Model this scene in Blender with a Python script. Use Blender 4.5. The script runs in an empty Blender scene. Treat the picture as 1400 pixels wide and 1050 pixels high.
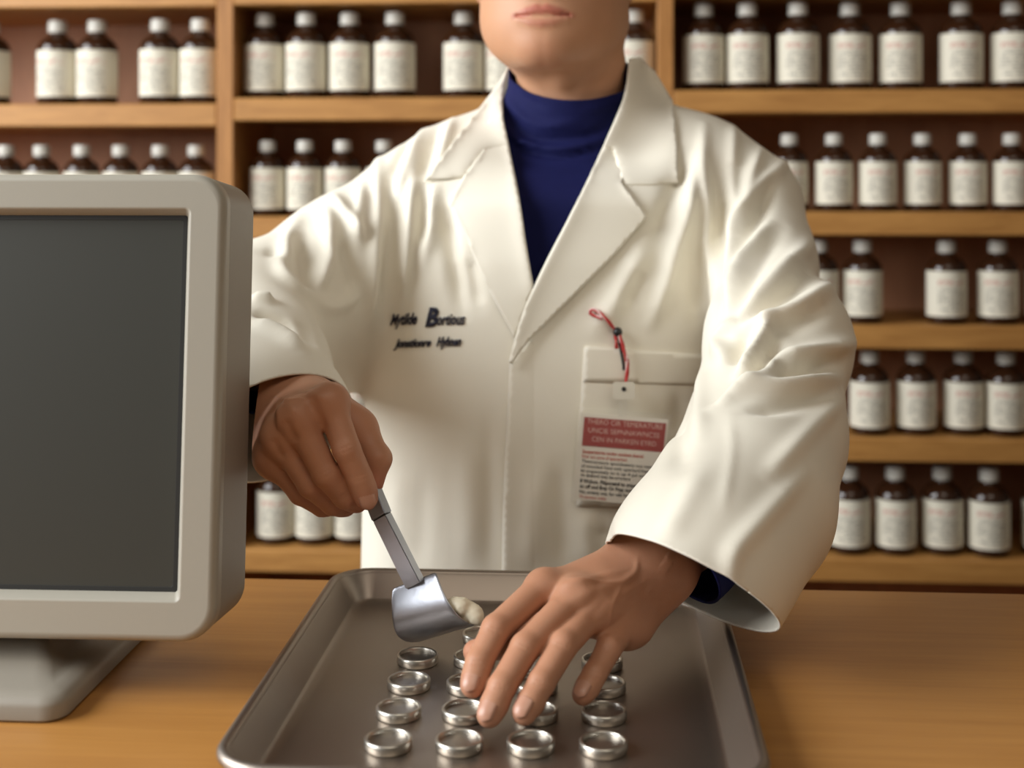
import bpy, bmesh, math, random
import numpy as np
from mathutils import Vector, Matrix
from mathutils.geometry import delaunay_2d_cdt

random.seed(7)
rng = np.random.default_rng(7)
scene = bpy.context.scene
COL = scene.collection

# ---------------------------------------------------------------- camera
F, CX, YH, ZC = 1838.0, 700.0, 240.0, 1.362      # focal length in pixels of a 1400-wide frame, horizon row, lens height
YAW = math.atan(123.0 / F)
cam_data = bpy.data.cameras.new('camera')
cam = bpy.data.objects.new('camera', cam_data)
COL.objects.link(cam)
cam.location = (0, 0, ZC)
cam.rotation_euler = (math.pi / 2, 0, YAW)
cam_data.sensor_width = 36.0
cam_data.lens = F * 36.0 / 1400.0
cam_data.shift_y = -(525.0 - YH) / 1400.0
cam_data.clip_start = 0.05
cam_data.dof.use_dof = True
cam_data.dof.focus_distance = 1.02
cam_data.dof.aperture_fstop = 4.6
scene.camera = cam

# ---------------------------------------------------------------- world, lights, exposure
scene.view_settings.view_transform = 'Standard'
scene.view_settings.look = 'None'
scene.view_settings.gamma = 1.0
scene.view_settings.use_curve_mapping = False
scene.view_settings.exposure = 0.0
world = bpy.data.worlds.new('room_ambience')
scene.world = world
world.use_nodes = True
world.node_tree.nodes['Background'].inputs['Color'].default_value = (1.0, 0.83, 0.66, 1)
world.node_tree.nodes['Background'].inputs['Strength'].default_value = 0.10


def area_light(name, loc, target, sx, sy, power, colour):
    d = bpy.data.lights.new(name, 'AREA')
    d.shape = 'RECTANGLE'
    d.size, d.size_y, d.energy, d.color = sx, sy, power, colour
    o = bpy.data.objects.new(name, d)
    COL.objects.link(o)
    o.location = loc
    v = Vector(target) - Vector(loc)
    o.rotation_euler = v.to_track_quat('-Z', 'Y').to_euler()
    return o


area_light('window_daylight', (-2.3, 0.45, 2.22), (0.2, 1.35, 1.2), 2.1, 1.7, 131, (0.95, 0.98, 1.0))
area_light('front_top_fill', (0.3, -0.5, 3.0), (0.1, 1.3, 1.0), 1.6, 1.2, 13, (1.0, 0.9, 0.76))  # added soft warm fill, high on the camera side; not a room fixture

# ---------------------------------------------------------------- pixel rays to world points
RX = np.array([math.cos(YAW), math.sin(YAW), 0.0])
FW = np.array([-math.sin(YAW), math.cos(YAW), 0.0])
UZ = np.array([0.0, 0.0, 1.0])
CAM = np.array([0.0, 0.0, ZC])


def ray(px, py):
    return FW + (px - CX) / F * RX + (YH - py) / F * UZ


def W(px, py, t):
    return CAM + t * ray(px, py)


def WY(px, py, y):
    d = ray(px, py)
    return CAM + d * (y / d[1])


def WZ(px, py, z):
    d = ray(px, py)
    return CAM + d * ((z - ZC) / d[2])


def to_px(P):
    q = P - CAM
    t = q @ FW
    return CX + F * (q @ RX) / t, YH - F * q[..., 2] / t, t


# ---------------------------------------------------------------- materials
def lin(c):
    c = c / 255.0
    return c / 12.92 if c <= 0.04045 else ((c + 0.055) / 1.055) ** 2.4


def rgb(r, g, b):
    return (lin(r), lin(g), lin(b), 1.0)


def mat(name, colour, rough=0.5, metal=0.0, spec=0.5, vary=0.06, vscale=20.0, bump=0.0, bscale=300.0, stretch=(1, 1, 1), **kw):
    m = bpy.data.materials.new(name)
    m.use_nodes = True
    nt = m.node_tree
    p = nt.nodes['Principled BSDF']
    p.inputs['Roughness'].default_value = rough
    p.inputs['Metallic'].default_value = metal
    p.inputs['Specular IOR Level'].default_value = spec
    for k, v in kw.items():
        p.inputs[k.replace('_', ' ')].default_value = v
    tc = nt.nodes.new('ShaderNodeTexCoord')
    mp = nt.nodes.new('ShaderNodeMapping')
    mp.inputs['Scale'].default_value = stretch
    nt.links.new(tc.outputs['Object'], mp.inputs['Vector'])
    nz = nt.nodes.new('ShaderNodeTexNoise')
    nz.inputs['Scale'].default_value = vscale
    nz.inputs['Detail'].default_value = 4.0
    nt.links.new(mp.outputs['Vector'], nz.inputs['Vector'])
    mx = nt.nodes.new('ShaderNodeMix')
    mx.data_type = 'RGBA'
    c = np.array(colour[:3])
    mx.inputs[6].default_value = (*np.clip(c * (1 - vary), 0, 1), 1)
    mx.inputs[7].default_value = (*np.clip(c * (1 + vary), 0, 1), 1)
    nt.links.new(nz.outputs['Fac'], mx.inputs[0])
    nt.links.new(mx.outputs[2], p.inputs['Base Color'])
    if bump:
        n2 = nt.nodes.new('ShaderNodeTexNoise')
        n2.inputs['Scale'].default_value = bscale
        n2.inputs['Detail'].default_value = 3.0
        nt.links.new(mp.outputs['Vector'], n2.inputs['Vector'])
        b = nt.nodes.new('ShaderNodeBump')
        b.inputs['Strength'].default_value = bump
        b.inputs['Distance'].default_value = 0.001
        nt.links.new(n2.outputs['Fac'], b.inputs['Height'])
        nt.links.new(b.outputs['Normal'], p.inputs['Normal'])
    return m


def wood(name, dark, light, rough, scale, stretch, coat=0.0):
    m = bpy.data.materials.new(name)
    m.use_nodes = True
    nt = m.node_tree
    p = nt.nodes['Principled BSDF']
    p.inputs['Roughness'].default_value = rough
    p.inputs['Coat Weight'].default_value = coat
    p.inputs['Coat Roughness'].default_value = 0.3
    tc = nt.nodes.new('ShaderNodeTexCoord')
    mp = nt.nodes.new('ShaderNodeMapping')
    mp.inputs['Scale'].default_value = stretch
    nt.links.new(tc.outputs['Object'], mp.inputs['Vector'])
    n1 = nt.nodes.new('ShaderNodeTexNoise')
    n1.inputs['Scale'].default_value = scale
    n1.inputs['Detail'].default_value = 8.0
    n1.inputs['Roughness'].default_value = 0.65
    n1.inputs['Distortion'].default_value = 0.6
    nt.links.new(mp.outputs['Vector'], n1.inputs['Vector'])
    cr = nt.nodes.new('ShaderNodeValToRGB')
    cr.color_ramp.elements[0].position = 0.3
    cr.color_ramp.elements[0].color = dark
    cr.color_ramp.elements[1].position = 0.7
    cr.color_ramp.elements[1].color = light
    nt.links.new(n1.outputs['Fac'], cr.inputs['Fac'])
    nt.links.new(cr.outputs['Color'], p.inputs['Base Color'])
    b = nt.nodes.new('ShaderNodeBump')
    b.inputs['Strength'].default_value = 0.15
    b.inputs['Distance'].default_value = 0.0006
    nt.links.new(n1.outputs['Fac'], b.inputs['Height'])
    nt.links.new(b.outputs['Normal'], p.inputs['Normal'])
    return m


M = {}
M['counter'] = wood('counter_wood', rgb(172, 118, 58), rgb(188, 134, 70), 0.34, 9, (0.5, 9, 9), coat=0.15)
M['shelf'] = wood('shelf_wood', rgb(160, 110, 54), rgb(192, 140, 76), 0.5, 8, (1, 9, 9))
M['upright'] = wood('upright_wood', rgb(152, 102, 50), rgb(182, 128, 70), 0.5, 8, (9, 9, 1))
M['shelf_back'] = wood('shelf_back_wood', rgb(168, 116, 84), rgb(188, 134, 98), 0.6, 5, (6, 6, 1))
M['wall'] = mat('painted_wall', rgb(205, 190, 165), 0.8)
M['floor'] = mat('floor_lino', rgb(120, 105, 88), 0.6)
M['tray'] = mat('tray_aluminium', rgb(162, 151, 141), 0.42, 1.0, vary=0.05, vscale=14, bump=0.05, bscale=120)
M['steel'] = mat('brushed_steel', rgb(205, 200, 190), 0.34, 1.0, vary=0.06, vscale=60)
M['disc'] = mat('dull_steel', rgb(165, 158, 150), 0.4, 1.0, vary=0.05, vscale=80)
M['scoop'] = mat('scoop_steel', rgb(184, 186, 194), 0.36, 1.0, vary=0.12, vscale=45, bump=0.12, bscale=200)
M['scoop_edge'] = mat('handle_side_brass_tone', rgb(165, 148, 118), 0.35, 1.0)
M['ferrule'] = mat('dark_joint', rgb(60, 58, 58), 0.5, 0.6)
M['paste'] = mat('offwhite_paste', rgb(236, 226, 200), 0.5, vary=0.05, vscale=60)
M['plastic'] = mat('monitor_plastic', rgb(168, 163, 150), 0.42, vary=0.015, vscale=300, bump=0.06, bscale=1500)
M['plastic_side'] = mat('monitor_housing_plastic', rgb(150, 143, 131), 0.48, vary=0.015, vscale=300, bump=0.06, bscale=1500)
M['screen'] = mat('dark_screen', rgb(58, 59, 54), 0.42, spec=0.6, vary=0.02, vscale=4)
M['screen_edge'] = mat('screen_gasket', rgb(40, 41, 40), 0.6)
M['coat'] = mat('coat_cotton', rgb(238, 232, 216), 0.6, spec=0.35, vary=0.02, vscale=30, bump=0.1, bscale=1400, Sheen_Weight=0.15)
M['navy'] = mat('navy_jersey', rgb(15, 19, 68), 0.8, spec=0.2, vary=0.1, vscale=90, bump=0.2, bscale=1200)
M['thread'] = mat('navy_thread', rgb(34, 34, 52), 0.7)
M['trousers'] = mat('dark_trousers', rgb(45, 45, 52), 0.8)
M['shoe'] = mat('black_leather', rgb(28, 26, 25), 0.4)
M['hair'] = mat('brown_hair', rgb(62, 42, 30), 0.55, vary=0.3, vscale=30, stretch=(8, 8, 1))
M['cap'] = mat('white_cap_plastic', rgb(206, 202, 192), 0.4)
M['card'] = mat('badge_card', rgb(236, 230, 216), 0.6)
M['red'] = mat('badge_red_print', rgb(156, 32, 24), 0.7)
M['redink'] = mat('badge_red_ink', rgb(196, 84, 66), 0.6)
M['ink'] = mat('badge_black_ink', rgb(44, 42, 40), 0.6)
M['whiteink'] = mat('badge_white_ink', rgb(222, 178, 165), 0.6)
M['tab'] = mat('white_tab_plastic', rgb(222, 216, 200), 0.4)
M['cordred'] = mat('red_cord_strand', rgb(190, 60, 58), 0.7)
M['cordwhite'] = mat('white_cord_strand', rgb(226, 190, 186), 0.7)
M['black'] = mat('black_plastic', rgb(24, 24, 26), 0.4)
M['nail'] = mat('fingernail', rgb(196, 146, 122), 0.34, vary=0.03)


def glass_mat(name, colour, rough, trans):
    m = mat(name, colour, rough, vary=0.0)
    m.node_tree.nodes['Principled BSDF'].inputs['Transmission Weight'].default_value = trans
    return m


M['amber'] = glass_mat('amber_glass', rgb(58, 34, 20), 0.07, 0.25)
M['clear'] = mat('clear_vinyl', rgb(235, 232, 225), 0.15, vary=0.0)
M['clear'].node_tree.nodes['Principled BSDF'].inputs['Alpha'].default_value = 0.045


def label_mat():
    m = mat('bottle_paper_label', rgb(220, 214, 196), 0.65, vary=0.02)
    nt = m.node_tree
    p = nt.nodes['Principled BSDF']
    base = p.inputs['Base Color'].links[0].from_socket
    tc = nt.nodes.new('ShaderNodeTexCoord')
    sp = nt.nodes.new('ShaderNodeSeparateXYZ')
    nt.links.new(tc.outputs['Object'], sp.inputs[0])

    def math_node(op, a, b=None, c=None):
        n = nt.nodes.new('ShaderNodeMath')
        n.operation = op
        for i, v in enumerate((a, b, c)):
            if v is None:
                continue
            if isinstance(v, (int, float)):
                n.inputs[i].default_value = v
            else:
                nt.links.new(v, n.inputs[i])
        return n.outputs[0]

    z = sp.outputs['Z']
    # rows of small print: a comb in height, broken into words by noise along the row
    comb = math_node('GREATER_THAN', math_node('FRACT', math_node('MULTIPLY', z, 190.0)), 0.55)
    nz = nt.nodes.new('ShaderNodeTexNoise')
    nz.inputs['Scale'].default_value = 160.0
    nt.links.new(tc.outputs['Object'], nz.inputs['Vector'])
    word = math_node('GREATER_THAN', nz.outputs['Fac'], 0.46)
    inz = math_node('MULTIPLY', math_node('GREATER_THAN', z, 0.020), math_node('LESS_THAN', z, 0.062))
    front = math_node('LESS_THAN', math_node('ABSOLUTE', sp.outputs['X']), 0.024)
    ink = math_node('MULTIPLY', math_node('MULTIPLY', comb, word), math_node('MULTIPLY', inz, front))
    ink = math_node('MULTIPLY', ink, 0.65)
    redz = math_node('MULTIPLY', math_node('GREATER_THAN', z, 0.066), math_node('LESS_THAN', z, 0.0735))
    redf = math_node('MULTIPLY', math_node('MULTIPLY', redz, word), math_node('MULTIPLY', front, 0.5))
    m1 = nt.nodes.new('ShaderNodeMix')
    m1.data_type = 'RGBA'
    nt.links.new(ink, m1.inputs[0])
    nt.links.new(base, m1.inputs[6])
    m1.inputs[7].default_value = rgb(70, 66, 62)
    m2 = nt.nodes.new('ShaderNodeMix')
    m2.data_type = 'RGBA'
    nt.links.new(redf, m2.inputs[0])
    nt.links.new(m1.outputs[2], m2.inputs[6])
    m2.inputs[7].default_value = rgb(176, 60, 48)
    nt.links.new(m2.outputs[2], p.inputs['Base Color'])
    return m


M['label'] = label_mat()


def skin_mat():
    m = mat('skin', rgb(194, 145, 112), 0.5, spec=0.4, vary=0.05, vscale=60, bump=0.12, bscale=900)
    nt = m.node_tree
    p = nt.nodes['Principled BSDF']
    base = p.inputs['Base Color'].links[0].from_socket
    at = nt.nodes.new('ShaderNodeAttribute')
    at.attribute_name = 'blush'
    mx = nt.nodes.new('ShaderNodeMix')
    mx.data_type = 'RGBA'
    nt.links.new(at.outputs['Fac'], mx.inputs[0])
    nt.links.new(base, mx.inputs[6])
    mx.inputs[7].default_value = rgb(174, 100, 82)
    nt.links.new(mx.outputs[2], p.inputs['Base Color'])
    p.inputs['Subsurface Weight'].default_value = 0.12
    p.inputs['Subsurface Radius'].default_value = (0.012, 0.005, 0.003)
    p.inputs['Subsurface Scale'].default_value = 0.4
    return m


M['skin'] = skin_mat()


# ---------------------------------------------------------------- object helpers
def link(name, me, material, parent=None, smooth=False):
    o = bpy.data.objects.new(name, me)
    COL.objects.link(o)
    if material is not None:
        me.materials.clear()
        me.materials.append(material)
    if smooth:
        me.polygons.foreach_set('use_smooth', [True] * len(me.polygons))
    if parent is not None:
        o.parent = parent
        o.matrix_parent_inverse = Matrix.Translation(-Vector(parent.matrix_world.translation)) if False else Matrix.Identity(4)
    return o


def obj(name, bm, material, parent=None, smooth=False):
    me = bpy.data.meshes.new(name)
    bmesh.ops.recalc_face_normals(bm, faces=bm.faces)
    bm.to_mesh(me)
    bm.free()
    return link(name, me, material, parent, smooth)


def sharp(o, angle=0.6):
    """smooth shading with edges sharper than the angle kept hard"""
    me = o.data
    me.polygons.foreach_set('use_smooth', [True] * len(me.polygons))
    me.set_sharp_from_angle(angle=angle)
    return o


def empty(name, loc=(0, 0, 0), rz=0.0):
    o = bpy.data.objects.new(name, None)
    COL.objects.link(o)
    o.location = loc
    o.rotation_euler = (0, 0, rz)
    return o


def tag(o, label=None, cat=None, group=None, kind=None):
    if label:
        o['label'] = label
    if cat:
        o['category'] = cat
    if group:
        o['group'] = group
    if kind:
        o['kind'] = kind
    return o


def box(bm, x0, x1, y0, y1, z0, z1, bevel=0.0, seg=2):
    vs = [bm.verts.new((x, y, z)) for x in (x0, x1) for y in (y0, y1) for z in (z0, z1)]
    q = [(0, 1, 3, 2), (4, 6, 7, 5), (0, 4, 5, 1), (2, 3, 7, 6), (0, 2, 6, 4), (1, 5, 7, 3)]
    fs = [bm.faces.new([vs[i] for i in f]) for f in q]
    if bevel:
        es = list({e for f in fs for e in f.edges})
        bmesh.ops.bevel(bm, geom=es, offset=bevel, segments=seg, affect='EDGES', profile=0.5)
    return bm


def lathe(bm, prof, n=32, closed_top=True, closed_bottom=True):
    rings = []
    for r, z in prof:
        rings.append([bm.verts.new((r * math.cos(2 * math.pi * i / n), r * math.sin(2 * math.pi * i / n), z)) for i in range(n)])
    for a, b in zip(rings, rings[1:]):
        for i in range(n):
            j = (i + 1) % n
            bm.faces.new((a[i], a[j], b[j], b[i]))
    if closed_bottom:
        bm.faces.new(rings[0][::-1])
    if closed_top:
        bm.faces.new(rings[-1])
    return bm


def tube(bm, pts, r, n=8):
    pts = [Vector(p) for p in pts]
    rs = r if isinstance(r, (list, tuple)) else [r] * len(pts)
    rings = []
    up = Vector((0, 0, 1))
    for i, p in enumerate(pts):
        d = (pts[min(i + 1, len(pts) - 1)] - pts[max(i - 1, 0)]).normalized()
        u = d.cross(up)
        if u.length < 0.05:
            u = d.cross(Vector((1, 0, 0)))
        u.normalize()
        v = d.cross(u)
        rings.append([bm.verts.new(p + (u * math.cos(2 * math.pi * k / n) + v * math.sin(2 * math.pi * k / n)) * rs[i]) for k in range(n)])
    for a, b in zip(rings, rings[1:]):
        for i in range(n):
            j = (i + 1) % n
            bm.faces.new((a[i], a[j], b[j], b[i]))
    bm.faces.new(rings[0][::-1])
    bm.faces.new(rings[-1])
    return bm


def rrect(hx, hy, r, n=8):
    """outline of a rounded rectangle, counter-clockwise"""
    r = min(r, hx - 1e-4, hy - 1e-4)
    out = []
    for cx, cy, a0 in ((hx - r, hy - r, 0), (-hx + r, hy - r, 90), (-hx + r, -hy + r, 180), (hx - r, -hy + r, 270)):
        for k in range(n + 1):
            a = math.radians(a0 + 90.0 * k / n)
            out.append((cx + r * math.cos(a), cy + r * math.sin(a)))
    return out


def loft(bm, rings, close_first=False, close_last=False):
    vr = [[bm.verts.new(p) for p in ring] for ring in rings]
    n = len(vr[0])
    for a, b in zip(vr, vr[1:]):
        for i in range(n):
            j = (i + 1) % n
            bm.faces.new((a[i], a[j], b[j], b[i]))
    if close_first:
        bm.faces.new(vr[0][::-1])
    if close_last:
        bm.faces.new(vr[-1])
    return bm


def catmull(pts, step):
    P = np.array(pts, float)
    if len(P) == 2:
        n = max(2, int(np.linalg.norm(P[1] - P[0]) / step) + 1)
        return P[0] + (P[1] - P[0]) * np.linspace(0, 1, n)[:, None]
    Q = np.vstack([2 * P[0] - P[1], P, 2 * P[-1] - P[-2]])
    out = []
    for i in range(1, len(Q) - 2):
        n = max(2, int(np.linalg.norm(Q[i + 1] - Q[i]) / step) + 1)
        t = np.linspace(0, 1, n, endpoint=False)[:, None]
        a, b, c, d = Q[i - 1], Q[i], Q[i + 1], Q[i + 2]
        out.append(0.5 * (2 * b + (c - a) * t + (2 * a - 5 * b + 4 * c - d) * t ** 2 + (3 * b - a - 3 * c + d) * t ** 3))
    out.append(P[-1:])
    return np.vstack(out)
# ================================================================ the setting
TOP = 1.0                                   # height of the worktop
bm = bmesh.new(); box(bm, -3.2, 3.2, -1.6, 3.0, -0.05, 0.0)
tag(obj('floor', bm, M['floor']), kind='structure')
bm = bmesh.new(); box(bm, -3.2, 3.2, 2.56, 2.66, 0.0, 2.9)
tag(obj('wall_back', bm, M['wall']), kind='structure')

# ---------------------------------------------------------------- shelving with adjustable boards in three bays
YF, YB = 2.10, 2.36                          # front and back of the shelving
shelving = tag(empty('shelving', (0, YF, 0)), 'tall wooden wall shelving filled with brown bottles behind the person', 'shelving')


def part_at(o, parent):
    """keep a part's mesh in world coordinates while its thing sits at its own base"""
    o.location = -Vector(parent.location)
    return o


def up_x(px):
    return WY(px, 300, YF)[0]


x_div1 = (up_x(296), up_x(319))
x_div2 = (up_x(899), up_x(921))
BAY_W = x_div2[0] - x_div1[1]
x_left = (x_div1[0] - BAY_W - 0.026, x_div1[0] - BAY_W)
x_right = (x_div2[1] + BAY_W, x_div2[1] + BAY_W + 0.026)
ZT = ZC + 0.42
for x0, x1 in (x_left, x_div1, x_div2, x_right):
    bm = bmesh.new(); box(bm, x0, x1, YF, YB, 0.0, ZT, 0.0015, 1)
    part_at(obj('upright', bm, M['upright'], shelving), shelving)
bm = bmesh.new(); box(bm, x_left[0], x_right[1], YB, YB + 0.012, 0.0, ZT)
part_at(obj('back_panel', bm, M['shelf_back'], shelving), shelving)
bm = bmesh.new(); box(bm, x_left[0] - 0.02, x_right[1] + 0.02, YF - 0.015, YB + 0.012, ZT, ZT + 0.03, 0.003, 1)
part_at(obj('cornice', bm, M['shelf'], shelving), shelving)
bm = bmesh.new(); box(bm, x_div1[1], x_div2[0], YF + 0.03, YF + 0.045, 0.0, 0.09)
part_at(obj('plinth', bm, M['upright'], shelving), shelving)


def shelf_z(px, py):
    return WY(px, py, YF)[2]


BAYS = {
    'left': (x_left[1], x_div1[0], 150, {'T': -21, 'A': 142, 'B': 302, 'C': 462, 'D': 612, 'E': 762}),
    'middle': (x_div1[1], x_div2[0], 610, {'T': -27, 'A': 133, 'B': 297, 'C': 452, 'D': 602, 'E': 756}),
    'right': (x_div2[1], x_right[0], 1160, {'T': -38, 'A': 122.5, 'B': 290, 'C': 445, 'D': 599, 'E': 764}),
}
SHELF = {}
BOARD = 0.036
for bay, (x0, x1, pxm, rows) in BAYS.items():
    zs = []
    for row, py in rows.items():
        z = shelf_z(pxm, py)
        SHELF[bay, row] = z
        zs.append(z)
    zs += [zs[-1] - 0.19 * k for k in range(1, 4)]
    for z in zs:
        bm = bmesh.new(); box(bm, x0, x1, YF, YB, z - BOARD, z, 0.002, 1)
        part_at(obj('shelf_board', bm, M['shelf'], shelving), shelving)

# ---------------------------------------------------------------- counter
YCB = 1.192                                  # far edge of the worktop
counter = tag(empty('counter', (0.0, 0.8, 0)), 'long orange-brown wooden service counter under the metal tray', 'counter')
bm = bmesh.new(); box(bm, -1.7, 1.7, 0.42, YCB, TOP - 0.038, TOP, 0.003, 2)
part_at(obj('worktop', bm, M['counter'], counter), counter)
for x0, x1 in ((-1.66, -0.56), (-0.55, 0.55), (0.56, 1.66)):
    bm = bmesh.new(); box(bm, x0, x1, 0.47, 0.49, 0.10, TOP - 0.038, 0.002, 1)
    part_at(obj('front_panel', bm, M['upright'], counter), counter)
for x0 in (-1.66, -0.56, 0.54, 1.64):
    bm = bmesh.new(); box(bm, x0, x0 + 0.02, 0.49, YCB - 0.1, 0.0, TOP - 0.038)
    part_at(obj('side_panel', bm, M['upright'], counter), counter)
bm = bmesh.new(); box(bm, -1.64, 1.64, 0.53, 0.545, 0.0, 0.10)
part_at(obj('kickboard', bm, M['upright'], counter), counter)

# ---------------------------------------------------------------- bottles
RB = 0.0325
bm = bmesh.new()
lathe(bm, [(0.010, 0.0015), (0.027, 0.0), (0.0312, 0.002), (RB, 0.006), (RB, 0.0905), (0.0318, 0.0955), (0.0275, 0.1035), (0.0195, 0.1105), (0.0138, 0.1138), (0.0125, 0.118), (0.0125, 0.123)], 32)
bottle0 = sharp(obj('bottle', bm, M['amber']), 1.2)
bm = bmesh.new()
lathe(bm, [(0.0148, 0.1190), (0.0152, 0.1200), (0.0152, 0.1355), (0.0144, 0.1382), (0.011, 0.1392)], 28)
cap0 = sharp(obj('screw_cap', bm, M['cap'], bottle0))
bm = bmesh.new()
n = 36
va = [[bm.verts.new(((RB + 0.0004) * math.sin(a), -(RB + 0.0004) * math.cos(a), z)) for a in np.linspace(-2.75, 2.75, n)] for z in (0.0130, 0.0885)]
for i in range(n - 1):
    bm.faces.new((va[0][i], va[0][i + 1], va[1][i + 1], va[1][i]))
label0 = obj('paper_label', bm, M['label'], bottle0, True)
used = [False]


ROWS_SCALE = {'A': 1.0, 'B': 0.875, 'C': 0.93, 'D': 0.93, 'E': 0.96}


def place_bottle(x, y, z, label, group, rz, sc):
    if not used[0]:
        b = bottle0
        used[0] = True
    else:
        b = bottle0.copy(); COL.objects.link(b)
        for src in (cap0, label0):
            c = src.copy(); COL.objects.link(c); c.parent = b
    b.location = (x, y, z + 0.0004)
    b.rotation_euler = (0, 0, rz)
    b.scale = (sc,) * 3
    tag(b, label, 'bottle', group)


ORD = ['first', 'second', 'third', 'fourth', 'fifth', 'sixth', 'seventh', 'eighth']
ROWN = {'A': 'top', 'B': 'second', 'C': 'third', 'D': 'fourth', 'E': 'lowest'}
BOTTLES = {
    ('left', 'A'): [-14, 79, 133, 219, 274],
    ('left', 'B'): [8, 57, 112, 165, 219, 268],
    ('middle', 'A'): [362, 419, 478, 540, 634, 692, 867],
    ('middle', 'B'): [366, 417, 469, 525],
    ('middle', 'D'): [487],
    ('middle', 'E'): [378, 430, 484],
    ('right', 'A'): [962, 1022, 1091, 1162, 1231, 1314, 1384],
    ('right', 'B'): [1079, 1140, 1200, 1261, 1323, 1383],
    ('right', 'C'): [1119, 1179, 1294, 1364, 1428],
    ('right', 'D'): [1189, 1252, 1317, 1375, 1436],
    ('right', 'E'): [1103, 1161, 1224, 1288, 1352, 1426],
}
NOTE = {
    ('middle', 'A', 4): 'amber bottle just left of the person\'s cheek, top shelf, middle bay',
    ('middle', 'A', 5): 'amber bottle half hidden behind the white collar, top row, middle bay',
    ('middle', 'A', 6): 'amber bottle right of the person\'s neck, last one in the middle bay, top row',
    ('middle', 'B', 3): 'amber bottle with only its cap showing above the white coat shoulder, middle bay',
    ('middle', 'D', 0): 'amber bottle seen between the right hand and the coat, middle bay',
    ('middle', 'E', 0): 'amber bottle next to the monitor, lowest shelf of the middle bay',
    ('middle', 'E', 1): 'amber bottle below the hand holding the scoop, centre of three, lowest shelf',
    ('middle', 'E', 2): 'amber bottle touching the coat edge, lowest shelf of the middle bay',
    ('right', 'E', 0): 'amber bottle mostly hidden behind the left sleeve, lowest shelf, right bay',
    ('right', 'B', 0): 'amber bottle half hidden behind the left shoulder, second shelf, right bay',
    ('right', 'C', 0): 'amber bottle almost wholly hidden behind the left sleeve, third shelf, right bay',
    ('right', 'C', 1): 'amber bottle standing alone beside a gap, third shelf of the right bay',
}
for (bay, row), xs in BOTTLES.items():
    for i, px in enumerate(xs):
        yc = YF + 0.048 + random.uniform(-0.004, 0.010)
        x = WY(px, 300, yc)[0]
        lab = NOTE.get((bay, row, i), 'amber bottle with white label, %s from left, %s shelf, %s bay' % (ORD[i], ROWN[row], bay))
        place_bottle(x, yc, SHELF[bay, row], lab, 'bottles on the %s shelf of the %s bay' % (ROWN[row], bay), random.uniform(-0.25, 0.25), ROWS_SCALE[row])

# ---------------------------------------------------------------- sheet pan
TZ = TOP + 0.0025                            # floor of the tray
RIM = 0.021
xl = 0.5 * (WZ(455, 785, TZ + RIM)[0] + WZ(372, 903, TZ + RIM)[0])
xr = 0.5 * (WZ(1000, 855, TZ + RIM)[0] + WZ(1048, 1010, TZ + RIM)[0])
yfar = WZ(700, 780, TZ + RIM)[1]
ynear = WZ(500, 1056, TZ + RIM)[1]
hx, hy = (xr - xl) / 2, (yfar - ynear) / 2
tc_ = Vector(((xl + xr) / 2, (yfar + ynear) / 2, TOP))
tray = tag(empty('baking_tray', tc_), 'large dull grey metal sheet tray with raised rim on the counter', 'tray')


def tray_ring(inset, z, r):
    return [(x, y, z) for x, y in rrect(hx - inset, hy - inset, max(r - inset, 0.006), 10)]


bm = bmesh.new()
prof = [(0.0300, 0.0025, 0.036), (0.0235, 0.0026, 0.036), (0.0205, 0.0038, 0.036), (0.0185, 0.0068, 0.036), (0.0088, 0.0205, 0.036), (0.0078, 0.0222, 0.036)]
rings = [tray_ring(0.09, 0.0025, 0.11)] + [tray_ring(a, z, r) for a, z, r in prof]
loft(bm, rings, close_first=True)
rings_o = [tray_ring(a, z, 0.036) for a, z in ((0.0078, 0.0222), (0.0098, 0.0200), (0.0200, 0.0050), (0.0225, 0.0012), (0.0300, 0.0004))]
loft(bm, rings_o, close_last=True)
sharp(obj('pan', bm, M['tray'], tray), 0.9)
bm = bmesh.new()
rings = []
for k in range(13):
    a = math.radians(200 - 290 * k / 12)
    rings.append(tray_ring(0.0042 - 0.0042 * math.cos(a), 0.0205 + 0.0042 * math.sin(a), 0.036))
loft(bm, rings)
sharp(obj('rolled_rim', bm, M['tray'], tray), 1.2)

# ---------------------------------------------------------------- shallow round metal dishes in a grid
bm = bmesh.new()
RO, RI = 0.0152, 0.0129
lathe(bm, [(RI, 0.0032), (RI, 0.0060), (RI + 0.0006, 0.0066), (RO - 0.0008, 0.0066), (RO, 0.0058), (RO, 0.0010), (RO - 0.0006, 0.0), (RI, 0.0)], 40, False, False)
ring0 = sharp(obj('metal_dish', bm, M['steel']), 0.9)
bm = bmesh.new()
lathe(bm, [(RI + 0.0006, 0.0010), (RI + 0.0006, 0.0036), (RI - 0.0006, 0.0041), (0.004, 0.0041)], 40)
disc0 = sharp(obj('dish_floor', bm, M['disc'], ring0))
ring_used = [False]
DISH = [
    ('front', [(531, 1008), (628, 1009), (726, 1010), (825, 1012)]),
    ('second', [(545, 965), (635, 967), (732, 968), (826, 969)]),
    ('third', [(559, 927.5), (640, 930), (733, 931), (826, 932)]),
    ('fourth', [(571, 894), (648, 895), (735, 897), (823, 900)]),
    ('fifth', [(659, 864)]),
]
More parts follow.
